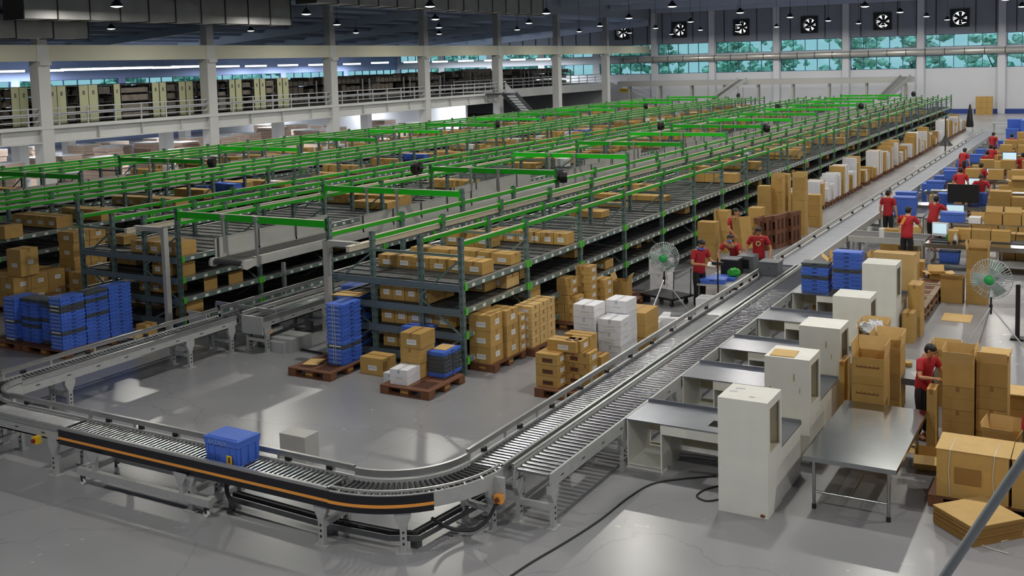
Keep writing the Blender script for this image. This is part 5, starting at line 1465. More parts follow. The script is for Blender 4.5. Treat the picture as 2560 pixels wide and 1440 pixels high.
# five workers around the conveyor in the middle
person(-8.13, 22.5, R_(60), 1.64, 'person in red shirt and blue scarf reading a paper beside the silver fan', 4, ((.10, -.06, -.27), (.02, -.30, -.26)), ((-.10, -.06, -.27), (-.02, -.30, -.26)), (28, 0), extra=neckcloth)
b = MB(); p = Vector((-8.13, 22.5, 0)); d = Vector((sin(R_(60)), -cos(R_(60)), 0)); q = p+d*.44
b.hexa([(q.x-.08, q.y-.12, 1.08), (q.x+.1, q.y-.05, 1.05), (q.x+.06, q.y+.12, 1.12), (q.x-.1, q.y+.06, 1.14), (q.x-.08, q.y-.12, 1.085), (q.x+.1, q.y-.05, 1.055), (q.x+.06, q.y+.12, 1.125), (q.x-.1, q.y+.06, 1.145)])
solid('paper_sheet', b, 'paper_label', label='white paper held by the person in the blue scarf', cat='paper')
person(-8.0, 24.85, R_(-5), 1.62, 'person in red shirt bending down with a blue face mask behind grey boxes', 52, ((.12, -.12, -.22), (.03, -.28, -.42)), ((-.12, -.12, -.22), (-.03, -.28, -.42)), (10, 0), mask=True)
person(-7.42, 24.75, R_(12), 1.63, 'person in red shirt with round chest emblem standing at the conveyor facing the camera', 6, ((.12, -.02, -.27), (.10, -.16, -.46)), ((-.12, -.02, -.27), (-.10, -.16, -.46)), (24, 0), extra=emblem)
person(-8.85, 27.3, R_(55), 1.66, 'person in red shirt carrying a tall brown carton past the rack', 6, ((.10, -.10, -.25), (.06, -.32, -.30)), ((-.10, -.10, -.25), (-.06, -.32, -.42)), (6, 25))
carton(-8.48, 26.98, .62, .36, .34, .85, 'tall tilted brown carton in the arms of the carrying person', None, R_(55), 'brown', '').rotation_euler = (R_(-10), 0, R_(55))
# packing line workers
person(-4.66, 29.0-.3, R_(172), 1.70, 'person with red shirt and orange sash seen from behind at the nearest packing line', 8, ((.13, -.12, -.24), (.10, -.36, -.26)), ((-.13, -.12, -.24), (-.06, -.36, -.28)), (22, -10), female=True, extra=lambda t, HD, J, s: solid('sash', MB().beam((.0, .128, 1.43*s), (.1, .135, 1.24*s), .07, .012, 0, (0, 1, 0)), 'orange', t))
person(-5.85, 32.7, R_(165), 1.62, 'person in red shirt from behind, beside the long belt and a blue crate', 2, None, None, (8, -30))
person(-4.47, 31.75, R_(150), 1.64, 'person in red shirt from behind leaning left at a bright screen', 22, ((.14, -.15, -.2), (.12, -.38, -.2)), ((-.14, -.15, -.2), (-.1, -.38, -.2)), (10, 20))
person(-3.84, 38.0, R_(10), 1.63, 'person in red shirt facing the camera and holding a blue crate', 14, ((.14, -.06, -.26), (.08, -.26, -.38)), ((-.14, -.06, -.26), (-.08, -.26, -.38)), (30, 0))
person(-4.62, 39.4, R_(190), 1.66, 'person in red shirt from behind, left of the small white screen', 8, None, None, (8, 0), fingers=False)
person(-4.88, 42.6, R_(185), 1.6, 'person with long black hair from behind among cartons', 4, None, None, (0, 0), hair='long', fingers=False, female=True)
person(-4.25, 41.6, R_(160), 1.62, 'person in red shirt leaning in front of a blue-white screen', 16, None, None, (14, 0), fingers=False)
person(-4.5, 46.9, R_(200), 1.62, 'person in red shirt standing right of the carton row, third packing line', 4, None, None, (0, 0), fingers=False)
person(-5.62, 48.3, R_(150), 1.6, 'person in red shirt bent over cartons by the long belt', 20, None, None, (16, 0), fingers=False)
person(-4.66, 50.1, R_(170), 1.6, 'person with dark hair half hidden behind far cartons', 6, None, None, (0, 0), fingers=False)
person(-5.33, 57.8, R_(150), 1.6, 'person in red shirt far back at the left end of packing tables', 12, None, None, (10, 0), fingers=False)
person(-4.33, 56.5, R_(175), 1.62, 'person in red shirt before the farthest bright screen', 4, None, None, (0, 0), fingers=False)
person(-3.1, 45.9, R_(200), 1.64, 'person in red shirt cut off by the right edge, far packing line', 4, None, None, (0, 0), fingers=False)
person(-2.38, 16.1, R_(62), 1.47, 'person in red shirt behind the open carton column near the steel table', 10, ((.12, -.08, -.24), (.10, -.34, -.24)), ((-.12, -.08, -.24), (-.04, -.34, -.22)), (28, 10))
person(-.86, 14.75, R_(80), 1.55, 'person in red shirt mostly cut off by the right edge beside cartons', 8, None, None, (10, 0))
# ================================================================ things left of the conveyor
p = W(1930, 692, ZR)
t = thing('grey_box', 'dark grey covered box riding on the conveyor next to the emblem shirt person', 'box', (-6.76, p.y+.2, ZR+.002))
solid('body', MB().box(-.24, -.2, 0, .2, .22, .3), 'machine', t); solid('lid', MB().box(-.25, -.21, .3, .21, .23, .33), 'machine', t); solid('handle', MB().lathe([(.001, -.01), (.02, -.01), (.02, 0), (.001, 0)], 10, axis='y', c=(0, -.2, .18)), 'steel_dark', t)
for k, (x, y) in enumerate(((-7.72, 23.6), (-7.5, 24.12))):
    t = thing('grey_box', ('dark open machine box with papers on a stand by the conveyor', 'plain dark grey box on a stand by the conveyor')[k], 'box', (x, y, .62))
    solid('body', MB().box(-.2, -.22, 0, .2, .22, .38), 'machine' if k else 'black', t); solid('lid', MB().box(-.2, -.22, .38, .2, .22, .4), 'machine', t)
    solid('front_recess', MB().box(-.14, -.225, .1, .1, -.22, .32), 'black', t)
t = thing('work_stand', 'low table with a blue crate and green bag beside the long conveyor', 'table', (-7.82, 23.1, 0))
solid('tabletop', MB().box(-.32, -.75, .58, .5, 1.3, .62), 'guard', t)
for x in (-.28, .44):
    for y in (-.7, 1.25): solid('leg', MB().box(x-.02, y-.02, 0, x+.02, y+.02, .58), 'steel_dark', t)
me, cm = crate_meshes('b', .11); put('folded_crate', me, None, (-7.82, 22.62, .623), .1, 'blue folded crate lying on the low table by the conveyor', 'crate')
me, cm = crate_meshes('b', .077); put('folded_crate', me, None, (-7.72, 23.02, .623), .05, 'second blue folded crate half under the green bag', 'crate')
b = MB(); b.ell((-7.5, 23.1, .77), .16, .13, .12, 12, 8); random.seed(3); b.v = [(q[0]+random.uniform(-.02, .02), q[1]+random.uniform(-.02, .02), max(q[2]+random.uniform(-.02, .02), .7)) for q in b.v]
solid('green_bag', b, 'bag_green', None, True, label='crumpled bright green bag on the low table by the conveyor', cat='bag')
solid('stand_pole', MB().cyl((-7.62, 22.3, 0), (-7.62, 22.3, 1.25), .018, 8).cyl((-7.62, 22.3, .0), (-7.62, 22.3, .03), .12, 12).box(-7.75, 22.26, 1.1, -7.5, 22.34, 1.16), 'black', label='black pole stand in front of the grey machine box', cat='stand')
carton(-7.72, 22.0, 0, .5, .42, .42, 'white printed carton on the floor below the blue crate table', None, .05, 'white', 'fr')
random.seed(21)
# tall carton columns and pallets stored on edge at the rack foot
for i, (x, y, w_, n, hh) in enumerate(((-9.62, 27.4, .5, 2, .62), (-9.95, 29.6, .42, 2, .62), (-9.75, 33.2, .38, 3, .52), (-9.45, 33.7, .36, 4, .44), (-9.5, 34.6, .36, 4, .45), (-8.66, 33.4, .40, 5, .37), (-8.6, 35.1, .38, 3, .36), (-9.2, 30.5, .4, 2, .62))):
    for k in range(n):
        lab = '%s carton from the floor in the %s tall column by the rack' % (nth(k), nth(i))
        if k == n-1 and i in (3, 5): open_carton(x, y, hh*k, w_, .36, hh-.005, 'open topmost carton of the %s tall column by the rack' % nth(i), 0, (1, 0, 1, 0), (80, 0, 80, 0))
        else: carton(x, y, hh*k, w_, .36, hh-.005, lab, None, random.uniform(-.03, .03), 'brown', '')
for i in range(3): pallet(-9.05+.17*i, 30.2+.3*i, '%s brown pallet from the left standing on edge, nearer group' % nth(i), .62, 1.0, tilt=(PI/2, 0, R_(78)), z=.5)
for i in range(2): pallet(-8.62+.17*i, 31.3+.3*i, '%s brown pallet from the left standing on edge, farther group' % nth(i), .62, 1.0, tilt=(PI/2, 0, R_(78)), z=.5)
# line of pallets with upright white and brown cartons all along the rack
y = 35.8; i = 0; far = MB()
while y < 82:
    if y < 62: pallet(-9.65, y+.5, '%s low brown pallet in the long line of upright cartons by the rack' % nth(i), .75, 1.05)
    else: far.box(-10.0, y, 0, -9.3, y+1.05, .15, 2)
    yy = y+.06; k = 0; hb = random.choice((.45, .6, .8, 1.1))
    while yy < y+.95:
        d_ = random.choice((.14, .2, .26)); h = round(max(.3, hb+random.uniform(-.12, .12)), 1); x = -9.62+random.uniform(-.05, .05)
        kd = random.choice(('white', 'white', 'brown', 'kraft'))
        if y < 50: carton(x, yy+d_/2, .15, .56, d_-.01, h, '%s upright carton, %s from the front, %s pallet of the long carton line' % ({'white': 'white', 'brown': 'brown', 'kraft': 'pale brown'}[kd], nth(k), nth(i)), None, 0, kd, '')
        else: far.box(x-.28, yy, .15, x+.28, yy+d_-.01, .15+h, {'white': 1, 'brown': 0, 'kraft': 0}[kd])
        yy += d_; k += 1
    y += random.choice((1.25, 1.25, 1.7)); i += 1
FARB.append(far)
for k in range(6): carton(-10.6+.46*(k % 3)+.0, 102.6, .55*(k//3), .45, .5, .54, '%s large brown carton stacked against the far wall' % nth(k), None, 0, 'brown', '')
for k in range(3): carton(-10.6+.46*k, 102.6, 1.1, .45, .5, .5, '%s large brown carton topping the stack against the far wall' % nth(k), None, 0, 'brown', '')
# ================================================================ cartons behind the workstations
random.seed(31)
oc = lambda x, y, z, w_, d_, h, lab, rot=0, fl=(1, 1, 1, 1), ang=None, pr=False: open_carton(x, y, z, w_, d_, h, lab, rot, fl, ang, None, pr)
for k, (x, y, w_, d_, h, rot, ang) in enumerate(((-5.5, 23.35, .5, .5, .80, .1, (60, 40, 70, 60)), (-5.15, 23.3, .46, .55, .95, 0, (80, 85, 80, 85)), (-5.2, 24.1, .46, .5, 1.0, 0, (85, 85, 85, 85)), (-4.6, 23.75, .42, .4, .78, -.05, (20, 80, 80, 80)), (-4.55, 24.5, .46, .5, 1.0, .03, (50, 85, 85, 85)), (-5.52, 24.75, .45, .5, .9, .2, (30, 60, 70, 40)), (-4.0, 24.5, .5, .55, 1.0, 0, (85, 85, 85, 85)), (-3.98, 23.7, .46, .6, .92, 0, (80, 85, 80, 85)))):
    oc(x, y, 0, w_, d_, h, '%s open brown carton from the left behind the farthest desk, flaps %s' % (nth(k), ('splayed', 'upright', 'upright', 'hanging out', 'half open', 'splayed', 'upright', 'raised')[k]), rot, ang=ang)
carton(-3.95, 22.9, 0, .82, .3, 1.52, 'big pale brown carton panel box standing behind the farthest cabinet', None, R_(-4), 'kraft', '')
carton(-3.42, 22.2, 0, .24, .5, 1.05, 'narrow brown carton leaning beside the farthest cabinet', None, 0, 'brown', '')
carton(-3.45, 21.6, 0, .22, .4, .6, 'small brown carton on the floor at the side of the farthest cabinet', None, 0, 'brown', '')
t = thing('tape_rolls', 'pair of tape rolls on the farthest desk', 'tape', (-4.28, 22.2, .716)); solid('tape_roll', MB().lathe([(.03, 0), (.05, 0), (.05, .045), (.03, .045)], 16), 'tape', t, True); solid('tape_roll', MB().lathe([(.03, 0), (.05, 0), (.05, .045), (.03, .045)], 16, c=(.13, .03, 0)), 'white_carton', t, True)
# pale pallets lying in the gangway
for k, (y, lab) in enumerate(((23.9, 'nearest'), (25.1, 'middle'), (26.35, 'farthest'))):
    for q in range(2): pallet(-3.95, y, '%s pale topped pallet, %s of two stacked, on the gangway floor' % (lab, ('lower', 'upper')[q]), 1.1, 1.16, z=.152*q, pale=True)
carton(-4.12, 26.6, .304, .42, .36, .38, 'taped brown carton standing on the pale pallets behind the cabinets', None, .05, 'brown', '')
oc(-3.6, 26.5, .304, .38, .4, .12, 'shallow open brown carton on the farthest pale pallet', .3, ang=(20, 10, 60, 20))
for k in range(3): (carton(-2.62, 25.55, .41*k, .44, .42, .405, 'brown carton, %s in the tall column before the steel packing line' % ('lowest', 'middle')[k], None, 0, 'brown', '') if k < 2 else oc(-2.62, 25.55, .82, .44, .42, .40, 'open top carton of the tall column before the steel packing line', 0, (0, 1, 1, 1), (0, 80, 80, 80)))
oc(-3.14, 25.5, 0, .46, .42, .58, 'open brown carton with a broad front flap beside the tall carton column', 0, (1, 0, 0, 0), (28, 0, 0, 0))
p = W(2393, 795, 0); solid('cardboard_sheet', MB().rbox(p.x, p.y, .002, .58, .72, .008, .02), 'kraft', label='flat cardboard sheet lying alone on the floor near the right fan', cat='cardboard')
# nested cartons with printing right of the third cabinet
for q, (x, y, n, wd) in enumerate(((-3.11, 16.05, 3, .46), (-2.99, 16.75, 3, .44), (-3.32, 17.4, 3, .42))):
    for k in range(n):
        lab = '%s carton of the %s column right of the third cabinet' % (('lowest', 'middle', 'topmost open')[k if n == 3 else k*2], ('front printed', 'second', 'rear')[q])
        if k == n-1: oc(x, y, .40*k, wd, .5, .40, lab, .02, (0, 1, 1, 1), (70, 85, 78, 85), q == 0)
        else: open_carton(x, y, .40*k, wd, .5, .395, lab, 0, (0, 0, 0, 0), None, None, q == 0)
b = MB(); random.seed(9)
for k in range(7):
    b.ell((-3.32+random.uniform(-.15, .15), 17.36+random.uniform(-.14, .14), 1.20+random.uniform(0, .14)), random.uniform(.08, .17), random.uniform(.07, .14), random.uniform(.05, .1), 10, 6)
b.v = [(q[0]+random.uniform(-.025, .025), q[1]+random.uniform(-.025, .025), q[2]+random.uniform(-.025, .025)) for q in b.v]
solid('plastic_bag', b, 'bag_plastic', label='crumpled grey white plastic bag on the rear carton column by the cabinets', cat='bag')
carton(-3.56, 16.35, 0, .08, .4, 1.0, 'narrow folded carton standing beside the third cabinet', None, 0, 'brown', '')
# small table and cartons around the worker near the steel table
t = thing('work_table', 'small grey metal table with paper, in front of the seated-looking worker', 'table', (-3.0, 16.6, 0))
solid('tabletop', MB().box(0, 0, .69, .62, 1.1, .72).box(0, 0, .62, .62, .03, .69), 'steel_dark', t)
for x in (.02, .56):
    for y in (.02, 1.04): solid('leg', MB().box(x, y, 0, x+.045, y+.045, .69), 'alu', t)
solid('lower_shelf', MB().box(.03, .05, .2, .6, 1.05, .22), 'steel_dark', t)
solid('paper_sheet', MB().rbox(-2.55, 16.9, .721, .22, .3, .002, .4), 'paper_label', label='white paper lying on the small metal table', cat='paper')
solid('tape_roll', MB().lathe([(.04, 0), (.075, 0), (.075, .05), (.04, .05)], 18, c=(-2.8, 17.35, .721)), 'cardboard', None, True, label='brown tape roll standing on the small metal table', cat='tape')
for q, (x, y, n, wd) in enumerate(((-1.84, 15.78, 4, .40), (-1.42, 15.98, 4, .40))):
    for k in range(n):
        lab = '%s carton in the %s column of the pair right of the steel table' % (('lowest', 'second', 'third', 'topmost open')[k], ('left', 'right')[q])
        if k == n-1: oc(x, y, .335*k, wd, .46, .33, lab, 0, (1, 1, 1, 1), (70, 86, 84, 86) if q == 0 else (66, 80, 20, 80))
        else: carton(x, y, .335*k, wd, .46, .33, lab, None, 0, 'brown', '')
oc(-2.3, 17.9, .40, .42, .45, .42, 'open carton with dark inside on another carton behind the worker', 0, (0, 1, 1, 1), (0, 85, 85, 85)); carton(-2.3, 17.9, 0, .42, .45, .395, 'closed brown carton under the dark open carton behind the worker', None, 0, 'brown', '')
carton(-2.16, 15.5, 0, .12, .3, .98, 'narrow folded brown carton standing left of the carton pair', None, 0, 'brown', '')
oc(-2.1, 15.05, 0, .45, .4, .2, 'low open carton on the floor beside the far end of steel table', .1, (1, 0, 0, 1), (-20, 0, 0, 10))
oc(-1.22, 15.0, .30, .40, .42, .30, 'open carton with reddish inside at the right edge', -.1, (1, 1, 1, 1), (60, 60, 80, 80)); carton(-1.22, 15.0, 0, .42, .44, .295, 'closed carton under the reddish open carton at right edge', None, 0, 'brown', '')
for k in range(3): carton(-.95, 16.75, .24*k, .6, .4, .235, 'flat brown carton, %s of three in the low pile at right edge' % nth(k), None, 0, 'brown', '')
solid('cardboard_sheet', MB().rbox(-.95, 16.65, .725, .75, .5, .01, .05), 'kraft', label='wide cardboard sheet laid on the low carton pile at right edge', cat='cardboard')
oc(-.5, 15.6, .0, .5, .5, .85, 'tall open carton cut by the right edge of the photo', .3, (1, 1, 1, 1), (30, 40, 40, 30))
# strapped bundles of flat cartons on a dark pallet, and a stack of boards
pallet(-1.3, 14.15, 'dark brown pallet beneath the strapped cardboard bundles', 1.3, 1.0)
pallet(-.0, 14.15, 'second brown pallet beneath the bundles at the right edge', 1.2, 1.0)
for q, (x0, x1) in enumerate(((-1.86, -1.02), (-1.0, -.1))):
    t = thing('cardboard_bundle', ('strapped bundle of flat cartons on edge, left of the two by the right edge', 'strapped bundle of flat cartons on edge, cut by the right edge')[q], 'bundle', (x0, 13.66, .152))
    b = MB(); n = 14; L = x1-x0
    for k in range(n): b.box(0+random.uniform(0, .01), .62*k/n, 0, L-random.uniform(0, .012), .62*(k+.93)/n, .60+random.uniform(-.006, .006))
    solid('flat_cartons', b, 'cardboard', t); solid('cover_sheet', MB().box(-.005, -.012, .606, L+.005, .63, .614), 'kraft', t)
    solid('patch', MB().box(L*.26, -.012, .2, L*.62, -.001, .40), 'cardboard_edge', t)
    for xx in (.2*L, .8*L): solid('strap', MB().tube([(xx, -.008, .02), (xx-.02, -.014, .35), (xx, -.012, .612), (xx+.01, .3, .619), (xx, .63, .6)], .006, 5), 'twine', t)
t = thing('board_stack', 'stack of flat brown cardboard sheets on the floor at lower right', 'board stack', (-1.32, 13.18, 0), R_(-43))
b = MB(); n = 12
for k in range(n):
    e1, e2 = random.uniform(-.012, .012), random.uniform(-.012, .012); b.box(-.34+e1, -.36+e2, .019*k, .34+e1, .36+e2, .019*k+.017)
solid('sheets', b, 'cardboard_edge', t); solid('top_sheet', MB().box(-.345, -.365, .229, .345, .365, .236), 'kraft', t)
cable([W(u, v, .01) for u, v in ((2424, 1350), (2430, 1343), (2445, 1358), (2480, 1372), (2522, 1384))], .006, 'white twine lying on the floor by the board stack', 'twine', 'twine')
cable([W(u, v, .01) for u, v in ((2503, 1354), (2525, 1348), (2545, 1340))], .006, 'short white twine end right of the board stack', 'twine', 'twine')
# ================================================================ packing lines at right
def packing_line(y, x0, x1, dep, lab, shelf=True, beltd=True):
    t = thing('packing_table', lab, 'table', (x0, y, 0)); L = x1-x0
    solid('worktop', MB().box(0, 0, .67, L, dep, .71).box(0, -.01, .6, L, .02, .67), 'steel', t)
    if beltd: solid('belt', MB().box(.05, dep*.5, .711, L-.05, dep*.92, .73), 'belt', t)
    n = int(L/1.5)
    for k in range(n+1):
        for yy in (.05, dep-.08): solid('leg', MB().box(.08+(L-.2)*k/n, yy, 0, .13+(L-.2)*k/n, yy+.05, .67), 'alu', t)
    solid('under_shelf', MB().box(.08, .08, .16, L-.08, dep-.08, .18), 'steel_dark', t)
    if shelf:
        solid('upper_shelf', MB().box(.9, dep+.15, 1.06, L, dep+.6, 1.085), 'steel', t)
        for k in range(n+1):
            xx = .92+(L-.98)*k/n; solid('shelf_post', MB().box(xx, dep+.5, 0, xx+.04, dep+.54, 1.06), 'alu', t)
        solid('shelf_brace', MB().box(.9, dep+.5, .3, L, dep+.54, .34), 'alu', t)
    return t
def monitor(x, y, z, rot, lab, on=True, w_=.46, crt=False):
    t = thing('monitor', lab, 'monitor', (x, y, z), rot)
    hh = w_*.62 if not crt else w_*.78
    solid('case', MB().box(-w_/2, 0, .1, w_/2, .04, .1+hh) if not crt else MB().box(-w_/2, 0, .06, w_/2, .1, .1+hh).hexa([(-w_/2, .1, .06), (w_/2, .1, .06), (w_*.3, .36, .1), (-w_*.3, .36, .1), (-w_/2, .1, .1+hh), (w_/2, .1, .1+hh), (w_*.3, .36, hh-.02), (-w_*.3, .36, hh-.02)]), 'white_carton' if crt else ('frame_blue' if on else 'black'), t)
    e = .025
    solid('screen', MB().box(-w_/2+e, -.004, .1+e, w_/2-e, 0, .1+hh-e), 'screen' if on else 'black', t)
    solid('stand', MB().box(-.04, .01, 0, .04, .05, .12).box(-.12, -.06, 0, .12, .12, .015), 'black', t)
    return t
def tote(x, y, z, rot, lab, w_=.56, d_=.38, h=.3):
    t = thing('plastic_crate', lab, 'crate', (x, y, z), rot)
    def f():
        b = MB().hexa([(-w_/2+.02, -d_/2+.02, 0), (w_/2-.02, -d_/2+.02, 0), (w_/2-.02, d_/2-.02, 0), (-w_/2+.02, d_/2-.02, 0), (-w_/2, -d_/2, h), (w_/2, -d_/2, h), (w_/2, d_/2, h), (-w_/2, d_/2, h)])
        for s in (-1, 1):
            for k in range(4): b.box(-w_/2+.08+.12*k, min(s*d_/2, s*(d_/2-.03)), .02, -w_/2+.095+.12*k, max(s*d_/2, s*(d_/2-.03)), h-.05)
        return b.mesh('body', ['crate_blue'])
    put('body', cached(('tote', w_, d_, h), f), t)
    def g(): return MB().box(-w_/2-.012, -d_/2-.012, h-.04, w_/2+.012, d_/2+.012, h).box(-w_/2+.02, -d_/2+.02, h, w_/2-.02, d_/2-.02, h+.012).mesh('lid', ['crate_blue'])
    put('lid', cached(('totel', w_, d_, h), g), t); return t
LW = ['nearest', 'second', 'third', 'fourth', 'fifth', 'sixth', 'farthest']
ly = [28.95, 36.2, 39.95, 43.6, 50.75, 53.6, 59.0]; lx = [-6.0, -6.2, -5.9, -5.8, -5.7, -5.7, -5.6]
packing_line(ly[0], lx[0]+1.75, 2.5, 1.15, 'long steel packing table with a dark belt, nearest line at right')
t = thing('feed_belt', 'short dark belt table joining the long conveyor to the nearest packing line', 'conveyor', (-6.3, 29.4, 0))
solid('belt', MB().box(0, 0, .66, 2.0, .95, .70), 'belt', t); solid('side_frame', MB().box(0, -.05, .56, 2.0, 0, .72), 'guard', t); solid('side_frame', MB().box(0, .95, .56, 2.0, 1.0, .72), 'guard', t)
for x in (.1, 1.8):
    for y in (.0, .9): solid('leg', MB().box(x, y, 0, x+.05, y+.05, .6), 'alu', t)
for i in range(1, 7): packing_line(ly[i], lx[i], 3.0, .75, '%s steel packing table at right, counting away from the camera' % nth(i), True, False)
for k in range(3): carton(-3.45+.47*k, 29.85, .73, .45, .35, .28, 'brown carton, %s of three in the row on the nearest packing table' % nth(k), None, 0, 'brown', '')
carton(-3.62, 29.45, .712, .24, .3, .3, 'small brown carton standing before the carton row, nearest packing table', None, .05, 'kraft', '')
tote(-3.75, 30.45, 1.086, 0, 'blue crate on the upper shelf of the nearest packing table', .62, .36, .26)
carton(-3.2, 30.45, 1.086, .3, .34, .16, 'white box beside the blue crate on the nearest upper shelf', None, 0, 'white', '')
for k in range(3):
    oc(-2.75+.46*k, 30.45, 1.086, .43, .36, .28, 'open brown carton, %s from left on the nearest upper shelf' % nth(k), 0, (0, 0, 1, 0), (0, 0, 75, 0))
for k in range(2): carton(-2.5+.48*k, 31.3, .0+.0, .46, .42, .72, 'tall brown carton, %s of two behind the nearest packing table' % nth(k), None, 0, 'brown', '')
oc(-3.2, 31.5, 0, .5, .45, 1.0, 'tall brown carton with raised flap behind the nearest upper shelf', 0, (0, 0, 1, 0), (0, 0, 86, 0))
monitor(-4.0, 29.75, .73, R_(170)+PI, 'white boxy monitor with glowing screen in front of the orange sash person', True, .40, True)
monitor(-4.05, 33.3, .75, R_(0), 'dark blue framed glowing monitor in front of the person leaning left', True, .52)
t = thing('computer_desk', 'small desk carrying the dark blue monitor between the packing lines', 'table', (-4.9, 33.1, 0)); solid('tabletop', MB().box(0, 0, .71, 2.2, .7, .748), 'steel_dark', t)
for x in (.03, 2.1):
    for y in (.03, .62): solid('leg', MB().box(x, y, 0, x+.05, y+.05, .71), 'alu', t)
t = thing('keyboard_set', 'dark keyboard and scanner lying on the nearest packing table', 'keyboard', (-3.9, 29.2, .712)); solid('keyboard', MB().box(-.22, -.08, 0, .22, .08, .025), 'black', t); solid('scanner', MB().box(.3, -.05, 0, .38, .08, .06), 'black', t)
solid('spray_bottle', MB().lathe([(.001, 0), (.05, 0), (.05, .14), (.02, .2), (.02, .25), (.001, .25)], 12, c=(-3.55, 29.3, .712)), 'bag_plastic', None, True, label='pale bottle standing on the nearest packing table', cat='bottle')
for k in range(2): solid('drink_can', MB().lathe([(.001, 0), (.035, 0), (.035, .13), (.001, .13)], 12, c=(-3.78+.1*k, 29.6, .731)), 'bag_green', None, True, label='%s green can of the pair on the nearest packing table' % ('left', 'right')[k], cat='can')
solid('paper_roll', MB().cyl((-5.45, 29.55, .701), (-5.45, 29.55, .95), .07, 14), 'paper_label', None, True, label='white paper roll standing on the feed belt table', cat='roll')
carton(-5.35, 31.0, 0, .75, .3, .72, 'brown folded carton standing behind the feed belt table', None, 0, 'brown', '')
carton(-4.9, 30.75, .0, .6, .25, .86, 'pale flat carton behind the orange sash person', None, 0, 'kraft', '')
tote(-3.7, 29.4, .181, 0, 'blue crate on the under-shelf of the nearest packing table', .5, .36, .28)
# blue crates and cartons on and around the next line
tote(-5.55, 33.9, .712, .05, 'big blue crate standing next to the person at the long belt', .66, .5, .55)
t = thing('side_table', 'grey side table under the big blue crate by the long belt', 'table', (-6.0, 33.55, 0)); solid('tabletop', MB().box(0, 0, .67, 1.0, .75, .71), 'steel_dark', t)
for x in (.03, .9):
    for y in (.03, .66): solid('leg', MB().box(x, y, 0, x+.05, y+.05, .67), 'alu', t)
tote(-5.95, 36.65, .712, 0, 'blue crate at the left end of the second packing table', .66, .42, .36)
tote(-4.75, 36.8, .712, 0, 'smaller blue crate left of the dark monitor, second packing table', .5, .4, .34)
monitor(-4.2, 36.5, .712, 0, 'large dark switched-off monitor seen from behind on the second packing table', False, .95)
tote(-3.84, 37.2, .712, 0, 'blue crate in the hands of the person facing the camera', .6, .4, .36)
carton(-3.1, 36.7, .712, .6, .5, .5, 'large brown carton right of the held blue crate, second packing table', None, 0, 'brown', '')
for k in range(2): carton(-2.55+.5*k, 36.6, .712, .46, .42, .34, 'brown carton, %s of the pair at the right end of second table' % nth(k), None, 0, 'brown', '')
for k in range(3): carton(-3.3+.55*k, 35.2, .0, .52, .45, .6+.1*k, 'large brown carton, %s on the floor before the second packing table' % nth(k), None, 0, 'brown', '')
mon = {2: (-4.35, 'blue-white screen on the third packing table', .62), 3: (-3.95, 'white screen, lower of the bright pair among cartons', .6), 4: (-4.0, 'pale screen, upper of the bright pair among cartons', .6), 5: (-3.55, 'bright screen behind the dark-haired head, sixth packing table', .62), 6: (-2.2, 'bright screen at the far right packing table', .6)}
for i in range(2, 7):
    x, lab, w_ = mon[i]; monitor(x, ly[i]+.35, .712, R_(-4), lab, True, w_)
    tote(lx[i]+.35, ly[i]+.35, .712, random.uniform(-.1, .1), 'blue crate at the left end of the %s packing table' % nth(i), .6, .4, .34)
    k = 0; xx = lx[i]+1.0
    while xx < .5:
        w_ = random.choice((.4, .46, .52)); h = random.choice((.26, .32, .4))
        if abs(xx-x) > .55:
            if random.random() < .35: oc(xx, ly[i]+.38, .712, w_, .4, round(h, 2), 'open carton, %s from left on the %s packing table' % (nth(k), nth(i)), random.uniform(-.1, .1))
            else: carton(xx, ly[i]+.38, .712, w_, .4, h, 'brown carton, %s from left on the %s packing table' % (nth(k), nth(i)), None, random.uniform(-.06, .06), 'brown', '')
            k += 1
        xx += w_+.06
    for k in range(5): carton(lx[i]+1.5+.75*k, ly[i]+1.12, 1.086, .5, .42, random.choice((.3, .36)), 'brown carton, %s from left on the %s upper shelf' % (nth(k), nth(i)), None, random.uniform(-.05, .05), 'brown', '')
    for k in range(4): carton(lx[i]+.6+.7*k, ly[i]-.9, 0, .55, .45, random.choice((.5, .7, .9)), 'brown carton, %s from left on the floor before the %s packing table' % (nth(k), nth(i)), None, random.uniform(-.06, .06), 'brown', '')
for k, (u, v) in enumerate(((2345, 300), (2395, 345), (2410, 352), (2440, 362))): pass
for k, (x, y) in enumerate(((-6.05, 41.6), (-6.0, 44.3), (-6.05, 47.3), (-6.0, 51.2))): tote(x+.1, y, 0, 0, '%s tall blue crate standing between the packing tables by the belt' % nth(k), .5, .5, .8)
for k in range(4): tote(-5.0+.75*(k % 2), 66+.9*(k//2), 0, 0, '%s big blue bin in the far group before the blue baseboard' % nth(k), .7, .7, 1.7 if k else 1.2)
t = thing('long_table', 'long pale table near the far wall at right', 'table', (-7.2, 78, 0)); solid('tabletop', MB().box(0, 0, .7, 7, .8, .75), 'guard', t)
for x in (.05, 3.4, 6.8):
    for y in (.05, .7): solid('leg', MB().box(x, y, 0, x+.06, y+.06, .7), 'alu', t)
p = W(2432, 330, 0); t = thing('garment_stand', 'black clothes hung on a pole beside the far end of the belt', 'stand', (p.x, p.y, 0))
solid('pole', MB().cyl((0, 0, 0), (0, 0, 2.0), .03, 8), 'beige', t); solid('clothes', MB().lathe([(.05, 1.95), (.1, 1.6), (.2, 1.0), (.26, .45), (.22, .35), (.05, .4)], 10, c=(-.2, 0, 0)), 'black', t, True)
p = W(2363, 402, 0); t = thing('pole_cone', 'black cone on a thin pole standing by the belt packing cartons', 'stand', (p.x, p.y, 0))  # unidentified black shape, built as a cone on a pole
